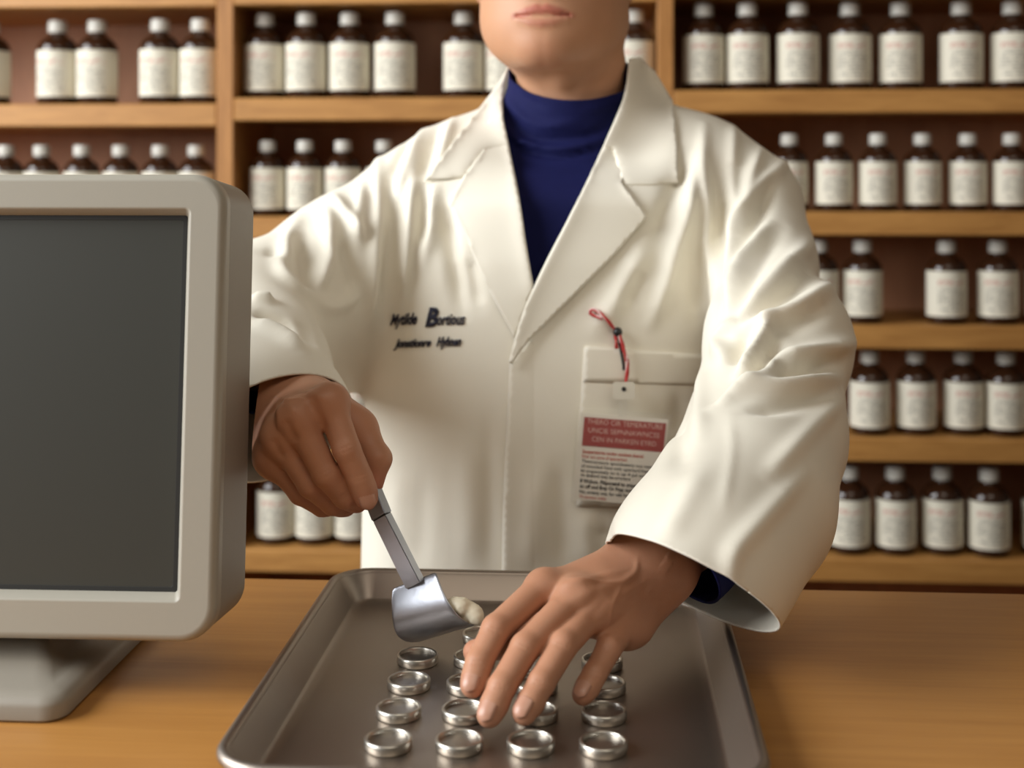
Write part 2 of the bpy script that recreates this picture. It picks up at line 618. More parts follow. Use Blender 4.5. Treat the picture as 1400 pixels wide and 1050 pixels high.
DNOTE = {('second', 1): 'small round metal dish touched by the middle fingertip, second row from the front',
         ('second', 2): 'small round metal dish behind the ring fingertip, second row from the front',
         ('second', 3): 'small round metal dish just below the little finger, second row, last on the right',
         ('third', 1): 'small round metal dish at the index fingertip, third row from the front',
         ('third', 2): 'small round metal dish almost hidden under the fingers, third row from the front',
         ('third', 3): 'small round metal dish right beside the little finger, third row from the front',
         ('fourth', 0): 'small round metal dish directly under the scoop',
         ('fourth', 1): 'small round metal dish half covered by the index finger, fourth row',
         ('fourth', 2): 'small round metal dish hidden under the palm, fourth row',
         ('fourth', 3): 'small round metal dish behind the little finger, under the hand\'s edge, fourth row',
         ('fifth', 0): 'rearmost small round metal dish, next to the lump on the scoop'}
for rown, pts in DISH:
    for i, (px, py) in enumerate(pts):
        p = WZ(px, py, TZ + 0.0066)
        if not ring_used[0]:
            r, ring_used[0] = ring0, True
        else:
            r = ring0.copy(); COL.objects.link(r)
            d = disc0.copy(); COL.objects.link(d); d.parent = r
        r.location = (p[0], p[1], TZ + 0.0003)
        r.rotation_euler = (0, 0, random.uniform(0, 6))
        tag(r, DNOTE.get((rown, i), 'small round metal dish, %s from the left in the %s row' % (ORD[i], rown if rown == 'front' else rown + ' front')), 'dish', 'round metal dishes on the tray')

# ---------------------------------------------------------------- monitor
TM = 0.918
pr = W(303, 560, TM + 0.016)                 # a point of the right edge of the front face, half way up
MH, MW = 0.322, 0.40                         # height and width of the front face
mz0 = W(200, 879, TM)[2]
TILT = math.radians(-5.5)
mx = pr[0] - MW / 2
# the monitor's own frame: x right, y back, z up, origin at the bottom of the front face
base_y = W(60, 985, 0.887)[1]
monitor = tag(empty('monitor', (mx, base_y + 0.09, TOP)), 'beige flat-panel computer monitor with switched-off dark screen on the counter', 'monitor')
front_y = (CAM + TM * FW + 0 * RX)[1] - 0.0
front_y = W(150, 879, TM)[1]
Rt = Matrix.Translation((mx, front_y, mz0)) @ Matrix.Rotation(math.radians(0.8), 4, 'Z') @ Matrix.Rotation(TILT, 4, 'X')


def mon(name, bm, material, angle=0.7):
    bmesh.ops.transform(bm, matrix=Matrix.Translation(-monitor.location) @ Rt, verts=bm.verts)
    return sharp(obj(name, bm, material, monitor), angle)


def ring3(hx_, hz_, r, y, cz=None, n=10):
    cz = MH / 2 if cz is None else cz
    return [(x, y, z + cz) for x, z in rrect(hx_, hz_, r, n)]


HX, HZ, RC = MW / 2, MH / 2, 0.024
SX = HX - 0.0250                              # screen opening half width
SZ0, SZ1 = 0.0275, MH - 0.0245                # opening bottom and top
shz, scz = (SZ1 - SZ0) / 2, (SZ0 + SZ1) / 2


def hole(inset, r, y):
    return ring3(SX - inset, shz - inset, r, y, scz)


bm = bmesh.new()
rings = [hole(0.0045, 0.002, 0.0105), hole(0.0042, 0.002, 0.0095), hole(0.0006, 0.0035, 0.0008), hole(-0.0004, 0.004, 0.0), hole(-0.0012, 0.005, 0.0)]
rings += [ring3(HX - 0.0058, HZ - 0.0058, RC - 0.0045, 0.0), ring3(HX - 0.005, HZ - 0.005, RC - 0.004, 0.0), ring3(HX - 0.0025, HZ - 0.0025, RC - 0.002, 0.0009), ring3(HX - 0.0006, HZ - 0.0006, RC, 0.0032), ring3(HX, HZ, RC, 0.0065), ring3(HX, HZ, RC, 0.0075), ring3(HX, HZ, RC, 0.0150), ring3(HX - 0.001, HZ - 0.001, RC, 0.0155)]
loft(bm, rings)
mon('bezel', bm, M['plastic'])
bm = bmesh.new()
rings = [ring3(HX - 0.001, HZ - 0.001, RC, 0.0155), ring3(HX - 0.0002, HZ - 0.0002, RC, 0.0162), ring3(HX - 0.0002, HZ - 0.0002, RC, 0.0180), ring3(HX - 0.0002, HZ - 0.0002, RC, 0.0800), ring3(HX - 0.0002, HZ - 0.0002, RC, 0.082), ring3(HX - 0.0025, HZ - 0.0025, RC, 0.0895), ring3(HX - 0.009, HZ - 0.009, RC, 0.0945), ring3(HX - 0.03, HZ - 0.03, RC, 0.098)]
loft(bm, rings, close_last=True)
mon('housing', bm, M['plastic_side'])
bm = bmesh.new()
box(bm, -SX + 0.003, SX - 0.003, 0.0102, 0.013, SZ0 + 0.003, SZ1 - 0.003)
mon('screen', bm, M['screen'])
bm = bmesh.new()
loft(bm, [hole(0.0046, 0.002, 0.0100), hole(0.0075, 0.002, 0.0098), hole(0.0078, 0.002, 0.0104)])
mon('screen_gasket', bm, M['screen_edge'])
# foot: a slab whose top dishes up to the neck
bx1 = W(84, 985, 0.887)[0] - mx
FD = 0.21
bm = bmesh.new()
cy_ = base_y + FD / 2


def foot_ring(ix, iy, z, r):
    return [(mx + x - monitor.location.x, cy_ + y - monitor.location.y, z) for x, y in rrect(bx1 - ix, FD / 2 - iy, r, 8)]


loft(bm, [foot_ring(0.002, 0.002, 0.0, 0.014), foot_ring(0.0, 0.0, 0.002, 0.016), foot_ring(0.0, 0.0, 0.010, 0.016), foot_ring(0.0015, 0.0015, 0.0135, 0.015), foot_ring(0.006, 0.006, 0.0165, 0.013),
          foot_ring(0.014, 0.014, 0.0178, 0.010), foot_ring(0.022, 0.030, 0.0190, 0.010), foot_ring(0.030, 0.050, 0.026, 0.010), foot_ring(0.036, 0.060, 0.034, 0.010)], True, True)
sharp(obj('stand_foot', bm, M['plastic_side'], monitor), 0.7)
bm = bmesh.new()
box(bm, -bx1 + 0.05, bx1 - 0.05, cy_ - monitor.location.y - 0.008, cy_ - monitor.location.y + 0.035, 0.03, 0.15, 0.006, 3)
sharp(obj('stand_neck', bm, M['plastic_side'], monitor), 0.7)
# ================================================================ distance-field sculpting tools
def seg(P, a, b, ra, rb):
    a, b = np.asarray(a, np.float32), np.asarray(b, np.float32)
    ab = b - a
    q = P - a
    t = np.clip(q @ ab / max(float(ab @ ab), 1e-12), 0, 1)
    return np.linalg.norm(q - t[:, None] * ab, axis=1) - (ra + (rb - ra) * t)


def ball(P, c, r):
    return np.linalg.norm(P - np.asarray(c, np.float32), axis=1) - r


def ell(P, c, r):
    q = (P - np.asarray(c, np.float32)) / np.asarray(r, np.float32)
    k = np.linalg.norm(q, axis=1) + 1e-9
    g = np.linalg.norm(q / np.asarray(r, np.float32), axis=1) + 1e-9
    return k * (k - 1.0) / g


def smin(a, b, k):
    h = np.maximum(k - np.abs(a - b), 0) / k
    return np.minimum(a, b) - h * h * k * 0.25


def smax(a, b, k):
    return -smin(-a, -b, k)


def surface_nets(f, lo, hi, h, sparse=True):
    """quad mesh of f = 0 inside the box lo..hi on a lattice of pitch h"""
    lo, hi = np.asarray(lo, float), np.asarray(hi, float)
    B = 12
    nb = np.maximum(np.ceil((hi - lo) / (h * B)).astype(int), 1)
    n = nb * B + 1
    D = np.empty(n, np.float32)
    bi = np.stack(np.meshgrid(*[np.arange(k) for k in nb], indexing='ij'), -1).reshape(-1, 3)
    ctr = lo + (bi + 0.5) * B * h
    dc = f(ctr.astype(np.float32))
    thr = 0.5 * B * h * 1.7321 * 1.5 + 2 * h
    loc = np.stack(np.meshgrid(*[np.arange(B + 1)] * 3, indexing='ij'), -1).reshape(-1, 3)
    act = np.abs(dc) < thr
    for s in np.where(~act)[0]:
        i, j, k = bi[s] * B
        D[i:i + B + 1, j:j + B + 1, k:k + B + 1] = dc[s]
    ids = np.where(act)[0]
    CH = 120
    for c in range(0, len(ids), CH):
        sub = ids[c:c + CH]
        pts = (lo + (bi[sub][:, None, :] * B + loc[None]) * h).reshape(-1, 3).astype(np.float32)
        v = f(pts).reshape(len(sub), B + 1, B + 1, B + 1)
        for s, blk in zip(sub, v):
            i, j, k = bi[s] * B
            D[i:i + B + 1, j:j + B + 1, k:k + B + 1] = blk
    S = D < 0
    c8 = [(x, y, z) for x in (0, 1) for y in (0, 1) for z in (0, 1)]
    cnt = np.zeros(n - 1, np.int8)
    for x, y, z in c8:
        cnt += S[x:n[0] - 1 + x, y:n[1] - 1 + y, z:n[2] - 1 + z]
    I, J, K = np.where((cnt > 0) & (cnt < 8))
    vid = np.full(n - 1, -1, np.int32)
    vid[I, J, K] = np.arange(len(I))
    val = np.stack([D[I + x, J + y, K + z] for x, y, z in c8], 1)
    acc = np.zeros((len(I), 3))
    num = np.zeros(len(I))
    for a in range(8):
        for b in range(a + 1, 8):
            ca, cb = np.array(c8[a]), np.array(c8[b])
            if np.abs(ca - cb).sum() != 1:
                continue
            va, vb = val[:, a], val[:, b]
            m = (va < 0) != (vb < 0)
            t = np.where(m, va / np.where(m, va - vb, 1), 0)
            acc += np.where(m[:, None], ca + t[:, None] * (cb - ca), 0)
            num += m
    V = lo + (np.stack([I, J, K], 1) + acc / num[:, None]) * h
    quads = []
    for ax in range(3):
        u, w = (ax + 1) % 3, (ax + 2) % 3
        sl0 = [slice(None)] * 3
        sl1 = [slice(None)] * 3
        sl0[ax], sl1[ax] = slice(0, -1), slice(1, None)
        sa, sb = S[tuple(sl0)], S[tuple(sl1)]
        E = np.stack(np.where(sa != sb), 1)
        E = E[(E[:, u] > 0) & (E[:, w] > 0) & (E[:, u] < n[u] - 1) & (E[:, w] < n[w] - 1)]
        flip = sa[E[:, 0], E[:, 1], E[:, 2]]

        def cell(du, dw):
            q = E.copy()
            q[:, u] -= du
            q[:, w] -= dw
            return vid[q[:, 0], q[:, 1], q[:, 2]]

        q = np.stack([cell(1, 1), cell(0, 1), cell(0, 0), cell(1, 0)], 1)
        q = np.where(flip[:, None], q, q[:, ::-1])
        quads.append(q)
    Q = np.vstack(quads)
    return V, Q[(Q >= 0).all(1)]


def grad(f, P, e=6e-4):
    P = P.astype(np.float32)
    g = np.stack([f(P + np.eye(3, dtype=np.float32)[i] * e) - f(P - np.eye(3, dtype=np.float32)[i] * e) for i in range(3)], 1)
    return g / (np.linalg.norm(g, axis=1, keepdims=True) + 1e-12)


def cast(f, px, py, t0=0.4, t1=2.2):
    """points where pixel rays first meet f = 0; a ray that misses gives its nearest approach"""
    px, py = np.asarray(px, float), np.asarray(py, float)
    d = FW + ((px - CX) / F)[:, None] * RX + ((YH - py) / F)[:, None] * UZ
    ln = np.linalg.norm(d, axis=1)
    t = np.full(len(px), t0)
    best = np.full(len(px), 9.0)
    bt = t.copy()
    for _ in range(90):
        v = f((CAM + d * t[:, None]).astype(np.float32))
        better = (v < best) & (t < t1)
        best = np.where(better, v, best)
        bt = np.where(better, t, bt)
        t = np.minimum(t + np.where(np.abs(v) < 5e-5, 0, np.maximum(v, -0.01) * 0.7) / ln, t1)
    return CAM + d * bt[:, None], best


def mesh_from(name, V, Q):
    me = bpy.data.meshes.new(name)
    me.vertices.add(len(V))
    me.vertices.foreach_set('co', np.asarray(V, np.float32).ravel())
    k = Q.shape[1]
    me.loops.add(Q.size)
    me.loops.foreach_set('vertex_index', np.asarray(Q, np.int32).ravel())
    me.polygons.add(len(Q))
    me.polygons.foreach_set('loop_start', np.arange(0, Q.size, k, dtype=np.int32))
    me.update(calc_edges=True)
    me.validate()
    return me


def relaxed(V, Q, it, f=.5):
    """even out lattice steps by averaging neighbours"""
    src = np.concatenate([Q[:, k] for k in range(Q.shape[1])] * 2)
    dst = np.concatenate([Q[:, (k + 1) % Q.shape[1]] for k in range(Q.shape[1])] + [Q[:, k - 1] for k in range(Q.shape[1])])
    deg = np.maximum(np.bincount(src, minlength=len(V)), 1)
    for _ in range(it):
        A = np.stack([np.bincount(src, weights=V[dst, c], minlength=len(V)) / deg for c in range(3)], 1)
        V = V * (1 - f) + A * f
    return V


def drop_faces(V, Q, bad):
    Q = Q[~bad]
    used_v = np.zeros(len(V), bool)
    used_v[Q.ravel()] = True
    idx = np.cumsum(used_v) - 1
    return V[used_v], idx[Q]


class Strokes:
    """soft ridges (h > 0) and valleys (h < 0) laid on a surface along pixel polylines"""

    def __init__(self, f, items, tmax=2.2):
        self.s = []
        for pts, h, w in items:
            pl = catmull(pts, 3.0)
            hit, miss = cast(f, pl[:, 0], pl[:, 1])
            hit = hit[miss < 0.03]
            if len(hit) < 2:
                continue
            u = np.linspace(0, 1, len(hit))
            taper = np.clip(np.sin(np.pi * (0.06 + 0.88 * u)) * 1.35, 0, 1)
            self.s.append((hit, taper, h * 1e-3, w * 1e-3))

    def disp(self, P):
        out = np.zeros(len(P))
        for hit, tp, h, w in self.s:
            r = 2.6 * w
            m = ((P > hit.min(0) - r) & (P < hit.max(0) + r)).all(1)
            idx = np.where(m)[0]
            for c in range(0, len(idx), 20000):
                ii = idx[c:c + 20000]
                d = np.linalg.norm(P[ii][:, None, :] - hit[None], axis=2)
                k = d.argmin(1)
                dm = d[np.arange(len(ii)), k]
                out[ii] += h * tp[k] * np.exp(-(dm / w) ** 2)
        return out


def inside(poly, x, y):
    poly = np.asarray(poly, float)
    r = np.zeros(np.shape(x), bool)
    j = len(poly) - 1
    for i in range(len(poly)):
        xi, yi = poly[i]
        xj, yj = poly[j]
        c = ((yi > y) != (yj > y)) & (x < (xj - xi) * (y - yi) / (yj - yi + 1e-12) + xi)
        r ^= c
        j = i
    return r


def line_dist(pl, x, y):
    pl = np.asarray(pl, float)
    best = np.full(np.shape(x), 1e9)
    for a, b in zip(pl, pl[1:]):
        ab = b - a
        t = np.clip(((x - a[0]) * ab[0] + (y - a[1]) * ab[1]) / (ab @ ab + 1e-12), 0, 1)
        best = np.minimum(best, np.hypot(x - a[0] - t * ab[0], y - a[1] - t * ab[1]))
    return best


def patch(poly, step):
    """triangulate a pixel polygon densely: returns points and triangles"""
    out = []
    P = np.asarray(poly, float)
    for a, b in zip(P, np.roll(P, -1, 0)):
        n = max(1, int(np.linalg.norm(b - a) / step))
        out += [a + (b - a) * k / n for k in range(n)]
    nb = len(out)
    lo, hi = P.min(0), P.max(0)
    gx, gy = np.meshgrid(np.arange(lo[0], hi[0], step), np.arange(lo[1], hi[1], step))
    gx = gx + (np.arange(gx.shape[0])[:, None] % 2) * step * 0.5
    gx, gy = gx.ravel(), gy.ravel()
    m = inside(P, gx, gy)
    m &= line_dist(np.vstack([P, P[:1]]), gx, gy) > step * 0.55
    pts = [Vector(p) for p in out] + [Vector((x, y)) for x, y in zip(gx[m], gy[m])]
    edges = [(i, (i + 1) % nb) for i in range(nb)]
    v, e, fcs, *_ = delaunay_2d_cdt(pts, edges, [], 1, 1e-6)
    return np.array([(p.x, p.y) for p in v]), np.array([f for f in fcs if len(f) == 3], int)
# ================================================================ the person
person = tag(empty('person', (0.05, 1.45, 0.0)), 'person in a white lab coat and navy turtleneck holding a scoop behind the counter', 'person')
PO = Vector(person.location)


def child(name, me, material, parent, smooth=True):
    o = link(name, me, material, parent, smooth)
    o.location = -PO if parent == person else (0, 0, 0)
    return o


# ---------------------------------------------------------------- coat: base form
TT = 1.42
LV = np.array([[224, 565, 1010, .095], [270, 536, 1026, .112], [350, 516, 1018, .120], [480, 503, 1006, .122], [620, 498, 1002, .122], [780, 495, 1002, .126], [1060, 480, 1015, .135]], float)
TZs = np.array([W(700, r[0], TT)[2] for r in LV])
TXs = np.array([(W(r[1], r[0], TT) + W(r[2], r[0], TT))[:2] / 2 for r in LV])
TAs = np.array([np.linalg.norm(W(r[1], r[0], TT) - W(r[2], r[0], TT)) / 2 for r in LV])
TBs = LV[:, 3]
o_ = np.argsort(TZs)
TZs, TXs, TAs, TBs = TZs[o_], TXs[o_], TAs[o_], TBs[o_]
RX32, FW32 = RX.astype(np.float32), FW.astype(np.float32)


def torso(P, grow=0.0, ztop=None):
    z = P[:, 2]
    cx, cy = np.interp(z, TZs, TXs[:, 0]), np.interp(z, TZs, TXs[:, 1])
    a, b = np.interp(z, TZs, TAs) + grow, np.interp(z, TZs, TBs) + grow
    dx, dy = P[:, 0] - cx, P[:, 1] - cy
    u = np.abs(dx * RX[0] + dy * RX[1])
    v = np.abs(dx * FW[0] + dy * FW[1])
    p = 2.5
    rho = ((u / a) ** p + (v / b) ** p) ** (1 / p) + 1e-6
    d = (1 - 1 / rho) * np.hypot(u, v) * 0.92
    d = np.where(rho < 1, (rho - 1) * np.minimum(a, b), d)
    top = TZs[-1] if ztop is None else ztop
    d = smax(d, z - top, 0.05)
    return smax(d, 0.74 - z, 0.004)


def chain(P, pts, k, grow=0.0):
    d = None
    for (a, ra), (b, rb) in zip(pts, pts[1:]):
        s = seg(P, a, b, ra + grow, rb + grow)
        d = s if d is None else smin(d, s, k)
    return d


SH_L = [(W(690, 218, 1.445), .061), (W(625, 252, 1.43), .060), (W(564, 294, 1.415), .062)]
SH_R = [(W(882, 212, 1.445), .061), (W(950, 242, 1.43), .060), (W(1014, 286, 1.415), .061)]
SL_R = [(W(564, 294, 1.41), .062), (W(474, 362, 1.37), .062), (W(335, 436, 1.27), .058), (W(346, 512, 1.17), .058), (W(376, 584, 1.085), .054), (W(410, 676, 1.01), .056)]
SL_RD = [(W(515, 400, 1.46), .050), (W(450, 440, 1.41), .064), (W(375, 450, 1.32), .058)]
SL_L = [(W(1014, 286, 1.41), .060), (W(1034, 358, 1.36), .050), (W(1064, 470, 1.205), .056), (W(1046, 600, 1.12), .057), (W(1014, 690, 1.04), .0615), (W(960, 766, .968), .0580), (W(898, 880, .895), .060)]


def coat_f(P):
    d = torso(P)
    d = smin(d, chain(P, SH_L, .03), .045)
    d = smin(d, chain(P, SH_R, .03), .045)
    s = smin(chain(P, SL_R, .045), chain(P, SL_RD, .05), .05)
    s2 = chain(P, SL_L, .045)
    d = smin(d, s, .022)
    return smin(d, s2, .018)


NECK_A, NECK_B = W(783, 270, 1.45), W(786, 40, 1.435)


def collar_f(P):
    return smin(coat_f(P), seg(P, NECK_A, NECK_B, .083, .0675), .03)


FOLDS = [
    # chest, wearer's right
    ([(515, 206), (519, 276), (513, 339), (507, 440)], 4.0, 8), ([(533, 244), (537, 307), (530, 386), (524, 440)], -4.5, 9),
    ([(579, 176), (557, 229), (538, 276)], 4.0, 7), ([(572, 213), (564, 276), (553, 354), (548, 425)], 5.0, 8),
    ([(594, 251), (591, 307), (580, 360)], 4.0, 8), ([(578, 258), (577, 330)], -4.0, 7),
    ([(606, 278), (618, 354), (632, 425)], -5.5, 9), ([(642, 350), (655, 420)], -3.0, 8), ([(619, 162), (607, 200), (598, 235)], 3.5, 6),
    ([(600, 168), (585, 215), (570, 250)], -3.5, 7), ([(562, 182), (545, 215), (538, 240)], -3.0, 6),
    # wearer's right sleeve
    ([(456, 266), (478, 301), (494, 330)], 5.0, 7), ([(448, 280), (453, 339), (440, 375), (424, 405)], 6.5, 9),
    ([(408, 318), (417, 360), (426, 400)], -7.0, 11), ([(462, 322), (478, 365), (490, 408)], -6.0, 10),
    ([(497, 250), (490, 300), (489, 330)], 4.0, 7), ([(406, 298), (387, 365), (400, 390), (424, 404)], 5.0, 9),
    ([(424, 404), (450, 420), (480, 410), (494, 385)], 3.0, 8), ([(345, 408), (373, 412)], 6.0, 7), ([(345, 425), (385, 436), (404, 455)], -6.0, 7),
    ([(346, 440), (387, 460), (414, 482)], 6.0, 9), ([(415, 440), (425, 470)], -2.0, 9), ([(360, 345), (385, 350), (400, 380)], -3, 9),
    # wearer's left shoulder and chest
    ([(963, 170), (961, 228), (966, 290), (969, 375)], 4.5, 7), ([(985, 235), (983, 330), (986, 430)], -5.0, 9),
    ([(950, 215), (941, 280), (924, 335), (905, 400), (890, 440)], 5.5, 9), ([(935, 215), (920, 270), (895, 330)], -4.5, 11),
    ([(955, 330), (952, 430)], -4.0, 11), ([(884, 335), (850, 400), (815, 450)], 4.0, 12), ([(855, 420), (880, 370)], -3.5, 9), ([(1000, 225), (1000, 320), (992, 430)], 4.0, 7),
    ([(1003, 172), (1000, 230)], 3.0, 7),
    # wearer's left sleeve
    ([(1041, 203), (1026, 240), (1003, 318)], 4.5, 7), ([(1077, 218), (1034, 262), (1007, 318)], 5.0, 8), ([(1058, 240), (1040, 290), (1012, 350)], -5.0, 8),
    ([(1045, 304), (1018, 348), (999, 400)], 5.5, 8), ([(1070, 310), (1035, 365), (1005, 425)], -4.0, 10),
    ([(1110, 330), (1060, 382), (1012, 436)], 7.0, 10), ([(1110, 372), (1065, 412), (1015, 440)], -5.5, 9),
    ([(1137, 390), (1110, 408), (1077, 426), (1012, 450)], 9.0, 9), ([(1128, 420), (1085, 445), (1062, 450)], -4.0, 9),
    ([(1052, 438), (1045, 465), (1030, 492), (1010, 515)], 10.0, 7), ([(1024, 455), (1010, 478), (1000, 500)], -6.0, 7), ([(1062, 462), (1048, 490), (1028, 510)], -7.0, 7),
    ([(1010, 436), (982, 468), (998, 498)], 6.0, 9),
    ([(1168, 468), (1104, 483), (1057, 490)], 7.0, 8), ([(1150, 494), (1100, 506), (1062, 514)], -6.5, 8),
    ([(1057, 490), (1049, 517), (1008, 540)], 8.0, 7), ([(1146, 512), (1077, 530), (1014, 540), (978, 560)], 7.5, 8), ([(1150, 535), (1080, 552), (1020, 562)], -4.0, 9),
    ([(1154, 540), (1076, 622), (1050, 650)], 3.0, 8), ([(1100, 648), (1040, 712), (1002, 758), (998, 800)], 3.2, 8), ([(998, 569), (1000, 622), (988, 695)], .8, 4),
    ([(960, 640), (930, 700), (905, 740)], 2.0, 10),
    # coat front below the chest
    ([(545, 640), (540, 775)], 1.4, 14), ([(580, 650), (575, 775)], -1.0, 12), ([(640, 610), (640, 775)], 1.4, 14), ([(668, 560), (670, 775)], -1.6, 9),
    ([(735, 640), (725, 775)], 1.8, 13), ([(765, 640), (770, 775)], -2.4, 10), ([(800, 700), (805, 775)], 2.0, 11), ([(825, 720), (835, 775)], -2.4, 9),
    ([(925, 540), (930, 640)], -3.0, 10), ([(960, 500), (955, 600)], 3.0, 9),
]
coat_strokes = Strokes(coat_f, [(p, h * (1.75 if abs(h) < 6 else 1.5), w * .9) for p, h, w in FOLDS])


def coat_skin(px, py, off, f=None):
    """points lying on the folded coat below pixels, raised by off metres"""
    f = f or coat_f
    P, _ = cast(f, px, py)
    N = grad(f, P, 2e-3)
    return P + N * (np.asarray(off) + coat_strokes.disp(P))[:, None], N


V_HOLE = [(684, 40), (678, 180), (700, 330), (727, 392), (736, 398), (772, 330), (838, 205), (880, 140), (892, 40)]
lo = np.minimum(W(250, 800, 1.2), W(250, 800, 1.6)) - .05
V, Q = surface_nets(coat_f, (-0.42, 0.78, 0.735), (0.36, 1.60, 1.50), 0.003)
V = relaxed(V, Q, 3)
N = grad(coat_f, V, 4e-3)
V = relaxed(V + N * coat_strokes.disp(V)[:, None], Q, 1)
# open the front and the neck, the cuffs and the hem
ctr = V[Q].mean(1)
px_, py_, t_ = to_px(ctr)
bad = inside(V_HOLE, px_, py_) & (t_ < 1.42)
bad |= (seg(ctr.astype(np.float32), NECK_A, NECK_B, .082, .0665) < 0)
bad |= ctr[:, 2] < 0.744
bad |= ((ctr - W(700, 500, .80)) @ FW) < 0
V, Q = drop_faces(V, Q, bad)
me = mesh_from('coat', V, Q)
bm = bmesh.new(); bm.from_mesh(me)


def dirv(dpx, dpy, dt):
    """direction from image-plane components (right, down) and away-from-camera component"""
    v = dpx * RX - dpy * UZ + dt * FW
    return Vector(v / np.linalg.norm(v))


def cut(bm, co, no, near, rad):
    geom = [v for v in bm.verts if (v.co - Vector(near)).length < rad]
    vs = set(geom)
    es = [e for e in bm.edges if e.verts[0] in vs and e.verts[1] in vs]
    fs = [f for f in bm.faces if all(v in vs for v in f.verts)]
    bmesh.ops.bisect_plane(bm, geom=geom + es + fs, plane_co=Vector(co), plane_no=no, clear_outer=True, clear_inner=False)


CUFF_L = (W(950, 808, .968), dirv(-.48, .83, -.40))
CUFF_R = (W(380, 592, 1.088), dirv(.40, .66, -.64))
cut(bm, CUFF_L[0], CUFF_L[1], W(903, 865, .93), 0.185)
cut(bm, CUFF_R[0], CUFF_R[1], W(395, 640, 1.05), 0.135)
bm.to_mesh(me); bm.free()
coat = child('coat', me, M['coat'], person)
sol = coat.modifiers.new('thickness', 'SOLIDIFY')
sol.thickness, sol.offset = 0.0016, -1.0


def torso_f(P):
    return smin(smin(torso(P), chain(P, SH_L, .03), .045), chain(P, SH_R, .03), .045)


def garment(name, poly, off_fn, step=4.0, f=None, thick=0.0016, parent=None, material=None, relax=0):
    P2, T = patch(poly, step)
    off = off_fn(P2[:, 0], P2[:, 1])
    P, N = coat_skin(P2[:, 0], P2[:, 1], off, f)
    if relax:
        t = (P - CAM) @ FW
        src = np.concatenate([T[:, 0], T[:, 1], T[:, 2], T[:, 1], T[:, 2], T[:, 0]])
        dst = np.concatenate([T[:, 1], T[:, 2], T[:, 0], T[:, 0], T[:, 1], T[:, 2]])
        deg = np.bincount(src, minlength=len(t))
        for _ in range(relax):
            t = .4 * t + .6 * np.bincount(src, weights=t[dst], minlength=len(t)) / deg
        P = np.array([W(x, y, q) for (x, y), q in zip(P2, t)])
    a, b, c = P[T[:, 0]], P[T[:, 1]], P[T[:, 2]]
    nrm = np.cross(b - a, c - a)
    if (np.einsum('ij,ij->i', nrm, a - CAM)).mean() > 0:
        T = T[:, ::-1]
    me = mesh_from(name, P, T)
    o = child(name, me, material or M['coat'], parent or coat)
    s = o.modifiers.new('thickness', 'SOLIDIFY')
    s.thickness, s.offset = thick, -1.0
    return o


# lapels, collar, pocket, front edge
foldL = catmull([(695, 90), (687, 148), (696, 200), (709, 263), (719, 330), (729, 389)], 6)
foldR = catmull([(861, 80), (853, 131), (829, 190), (801, 250), (773, 306), (750, 350), (731, 390), (712, 436), (695, 497)], 6)
fl = [tuple(p) for p in foldL if p[1] > 150]
lapL = fl + [(727, 400), (704, 462), (690, 436), (664, 390), (640, 332), (613, 279), (634, 240), (660, 206), (668, 165)]
garment('lapel', lapL, lambda x, y: .0046 + .0055 * np.exp(-line_dist(foldL, x, y) / 15.0), f=collar_f, relax=6)
fr = [tuple(p) for p in foldR if p[1] > 150]
lapR = [(872, 165)] + fr + [(700, 497), (722, 467), (760, 428), (800, 388), (842, 346), (884, 298), (882, 292), (851, 250), (866, 205)]
garment('lapel', lapR, lambda x, y: .0058 + .0055 * np.exp(-line_dist(foldR, x, y) / 15.0), f=collar_f, relax=6)
colL = [tuple(p) for p in foldL if p[1] < 205] + [(664, 209), (634, 243), (606, 245), (579, 248), (598, 222), (622, 190), (655, 148), (680, 116)]
garment('collar', colL, lambda x, y: .0090 + .0040 * np.exp(-line_dist(foldL, x, y) / 15.0), f=collar_f, relax=14)
colR = [(861, 80)] + [tuple(p) for p in foldR if 82 < p[1] < 200] + [(838, 203), (851, 254), (890, 253), (927, 250), (926, 197), (920, 138), (896, 98), (875, 78)]
garment('collar', colR, lambda x, y: .0102 + .0040 * np.exp(-line_dist(foldR, x, y) / 15.0), f=collar_f, relax=14)
# collar behind the neck
bm = bmesh.new()
axis_u = (NECK_B - NECK_A) / np.linalg.norm(NECK_B - NECK_A)
rows_ = []
for k in range(25):
    a = math.radians(14 + 152 * k / 24)
    d = math.cos(a) * RX + math.sin(a) * FW
    rows_.append([bm.verts.new(W(783, 250, 1.45) + axis_u * hgt + d * r) for hgt, r in ((.075, .086), (.10, .080), (.125, .0745), (.131, .0715), (.125, .069), (.09, .072))])
for a, b in zip(rows_, rows_[1:]):
    for i in range(5):
        bm.faces.new((a[i], a[i + 1], b[i + 1], b[i]))
me = bpy.data.meshes.new('collar'); bmesh.ops.recalc_face_normals(bm, faces=bm.faces); bm.to_mesh(me); bm.free()
o = child('collar', me, M['coat'], coat); s = o.modifiers.new('thickness', 'SOLIDIFY'); s.thickness = .0016
# overlapping front edge
garment('front_edge', [(697, 492), (694, 560), (690, 640), (687, 720), (686, 800), (742, 800), (745, 640), (748, 490), (726, 464)], lambda x, y: .0032 - .0042 * np.clip((x - 692) / 50, 0, 1), step=6)
# breast pocket with its hem band
garment('pocket', [(798, 477), (800, 474), (990, 488), (996, 560), (990, 700), (788, 692), (792, 580)], lambda x, y: .0016 + 0 * x, step=6, f=torso_f)
garment('pocket_hem', [(799, 475.5), (801, 473), (990, 487), (993, 528), (797, 522)], lambda x, y: .0021 + 0 * x, step=6, f=torso_f)

# ---------------------------------------------------------------- embroidery and printed lettering
FONT_CACHE = {}


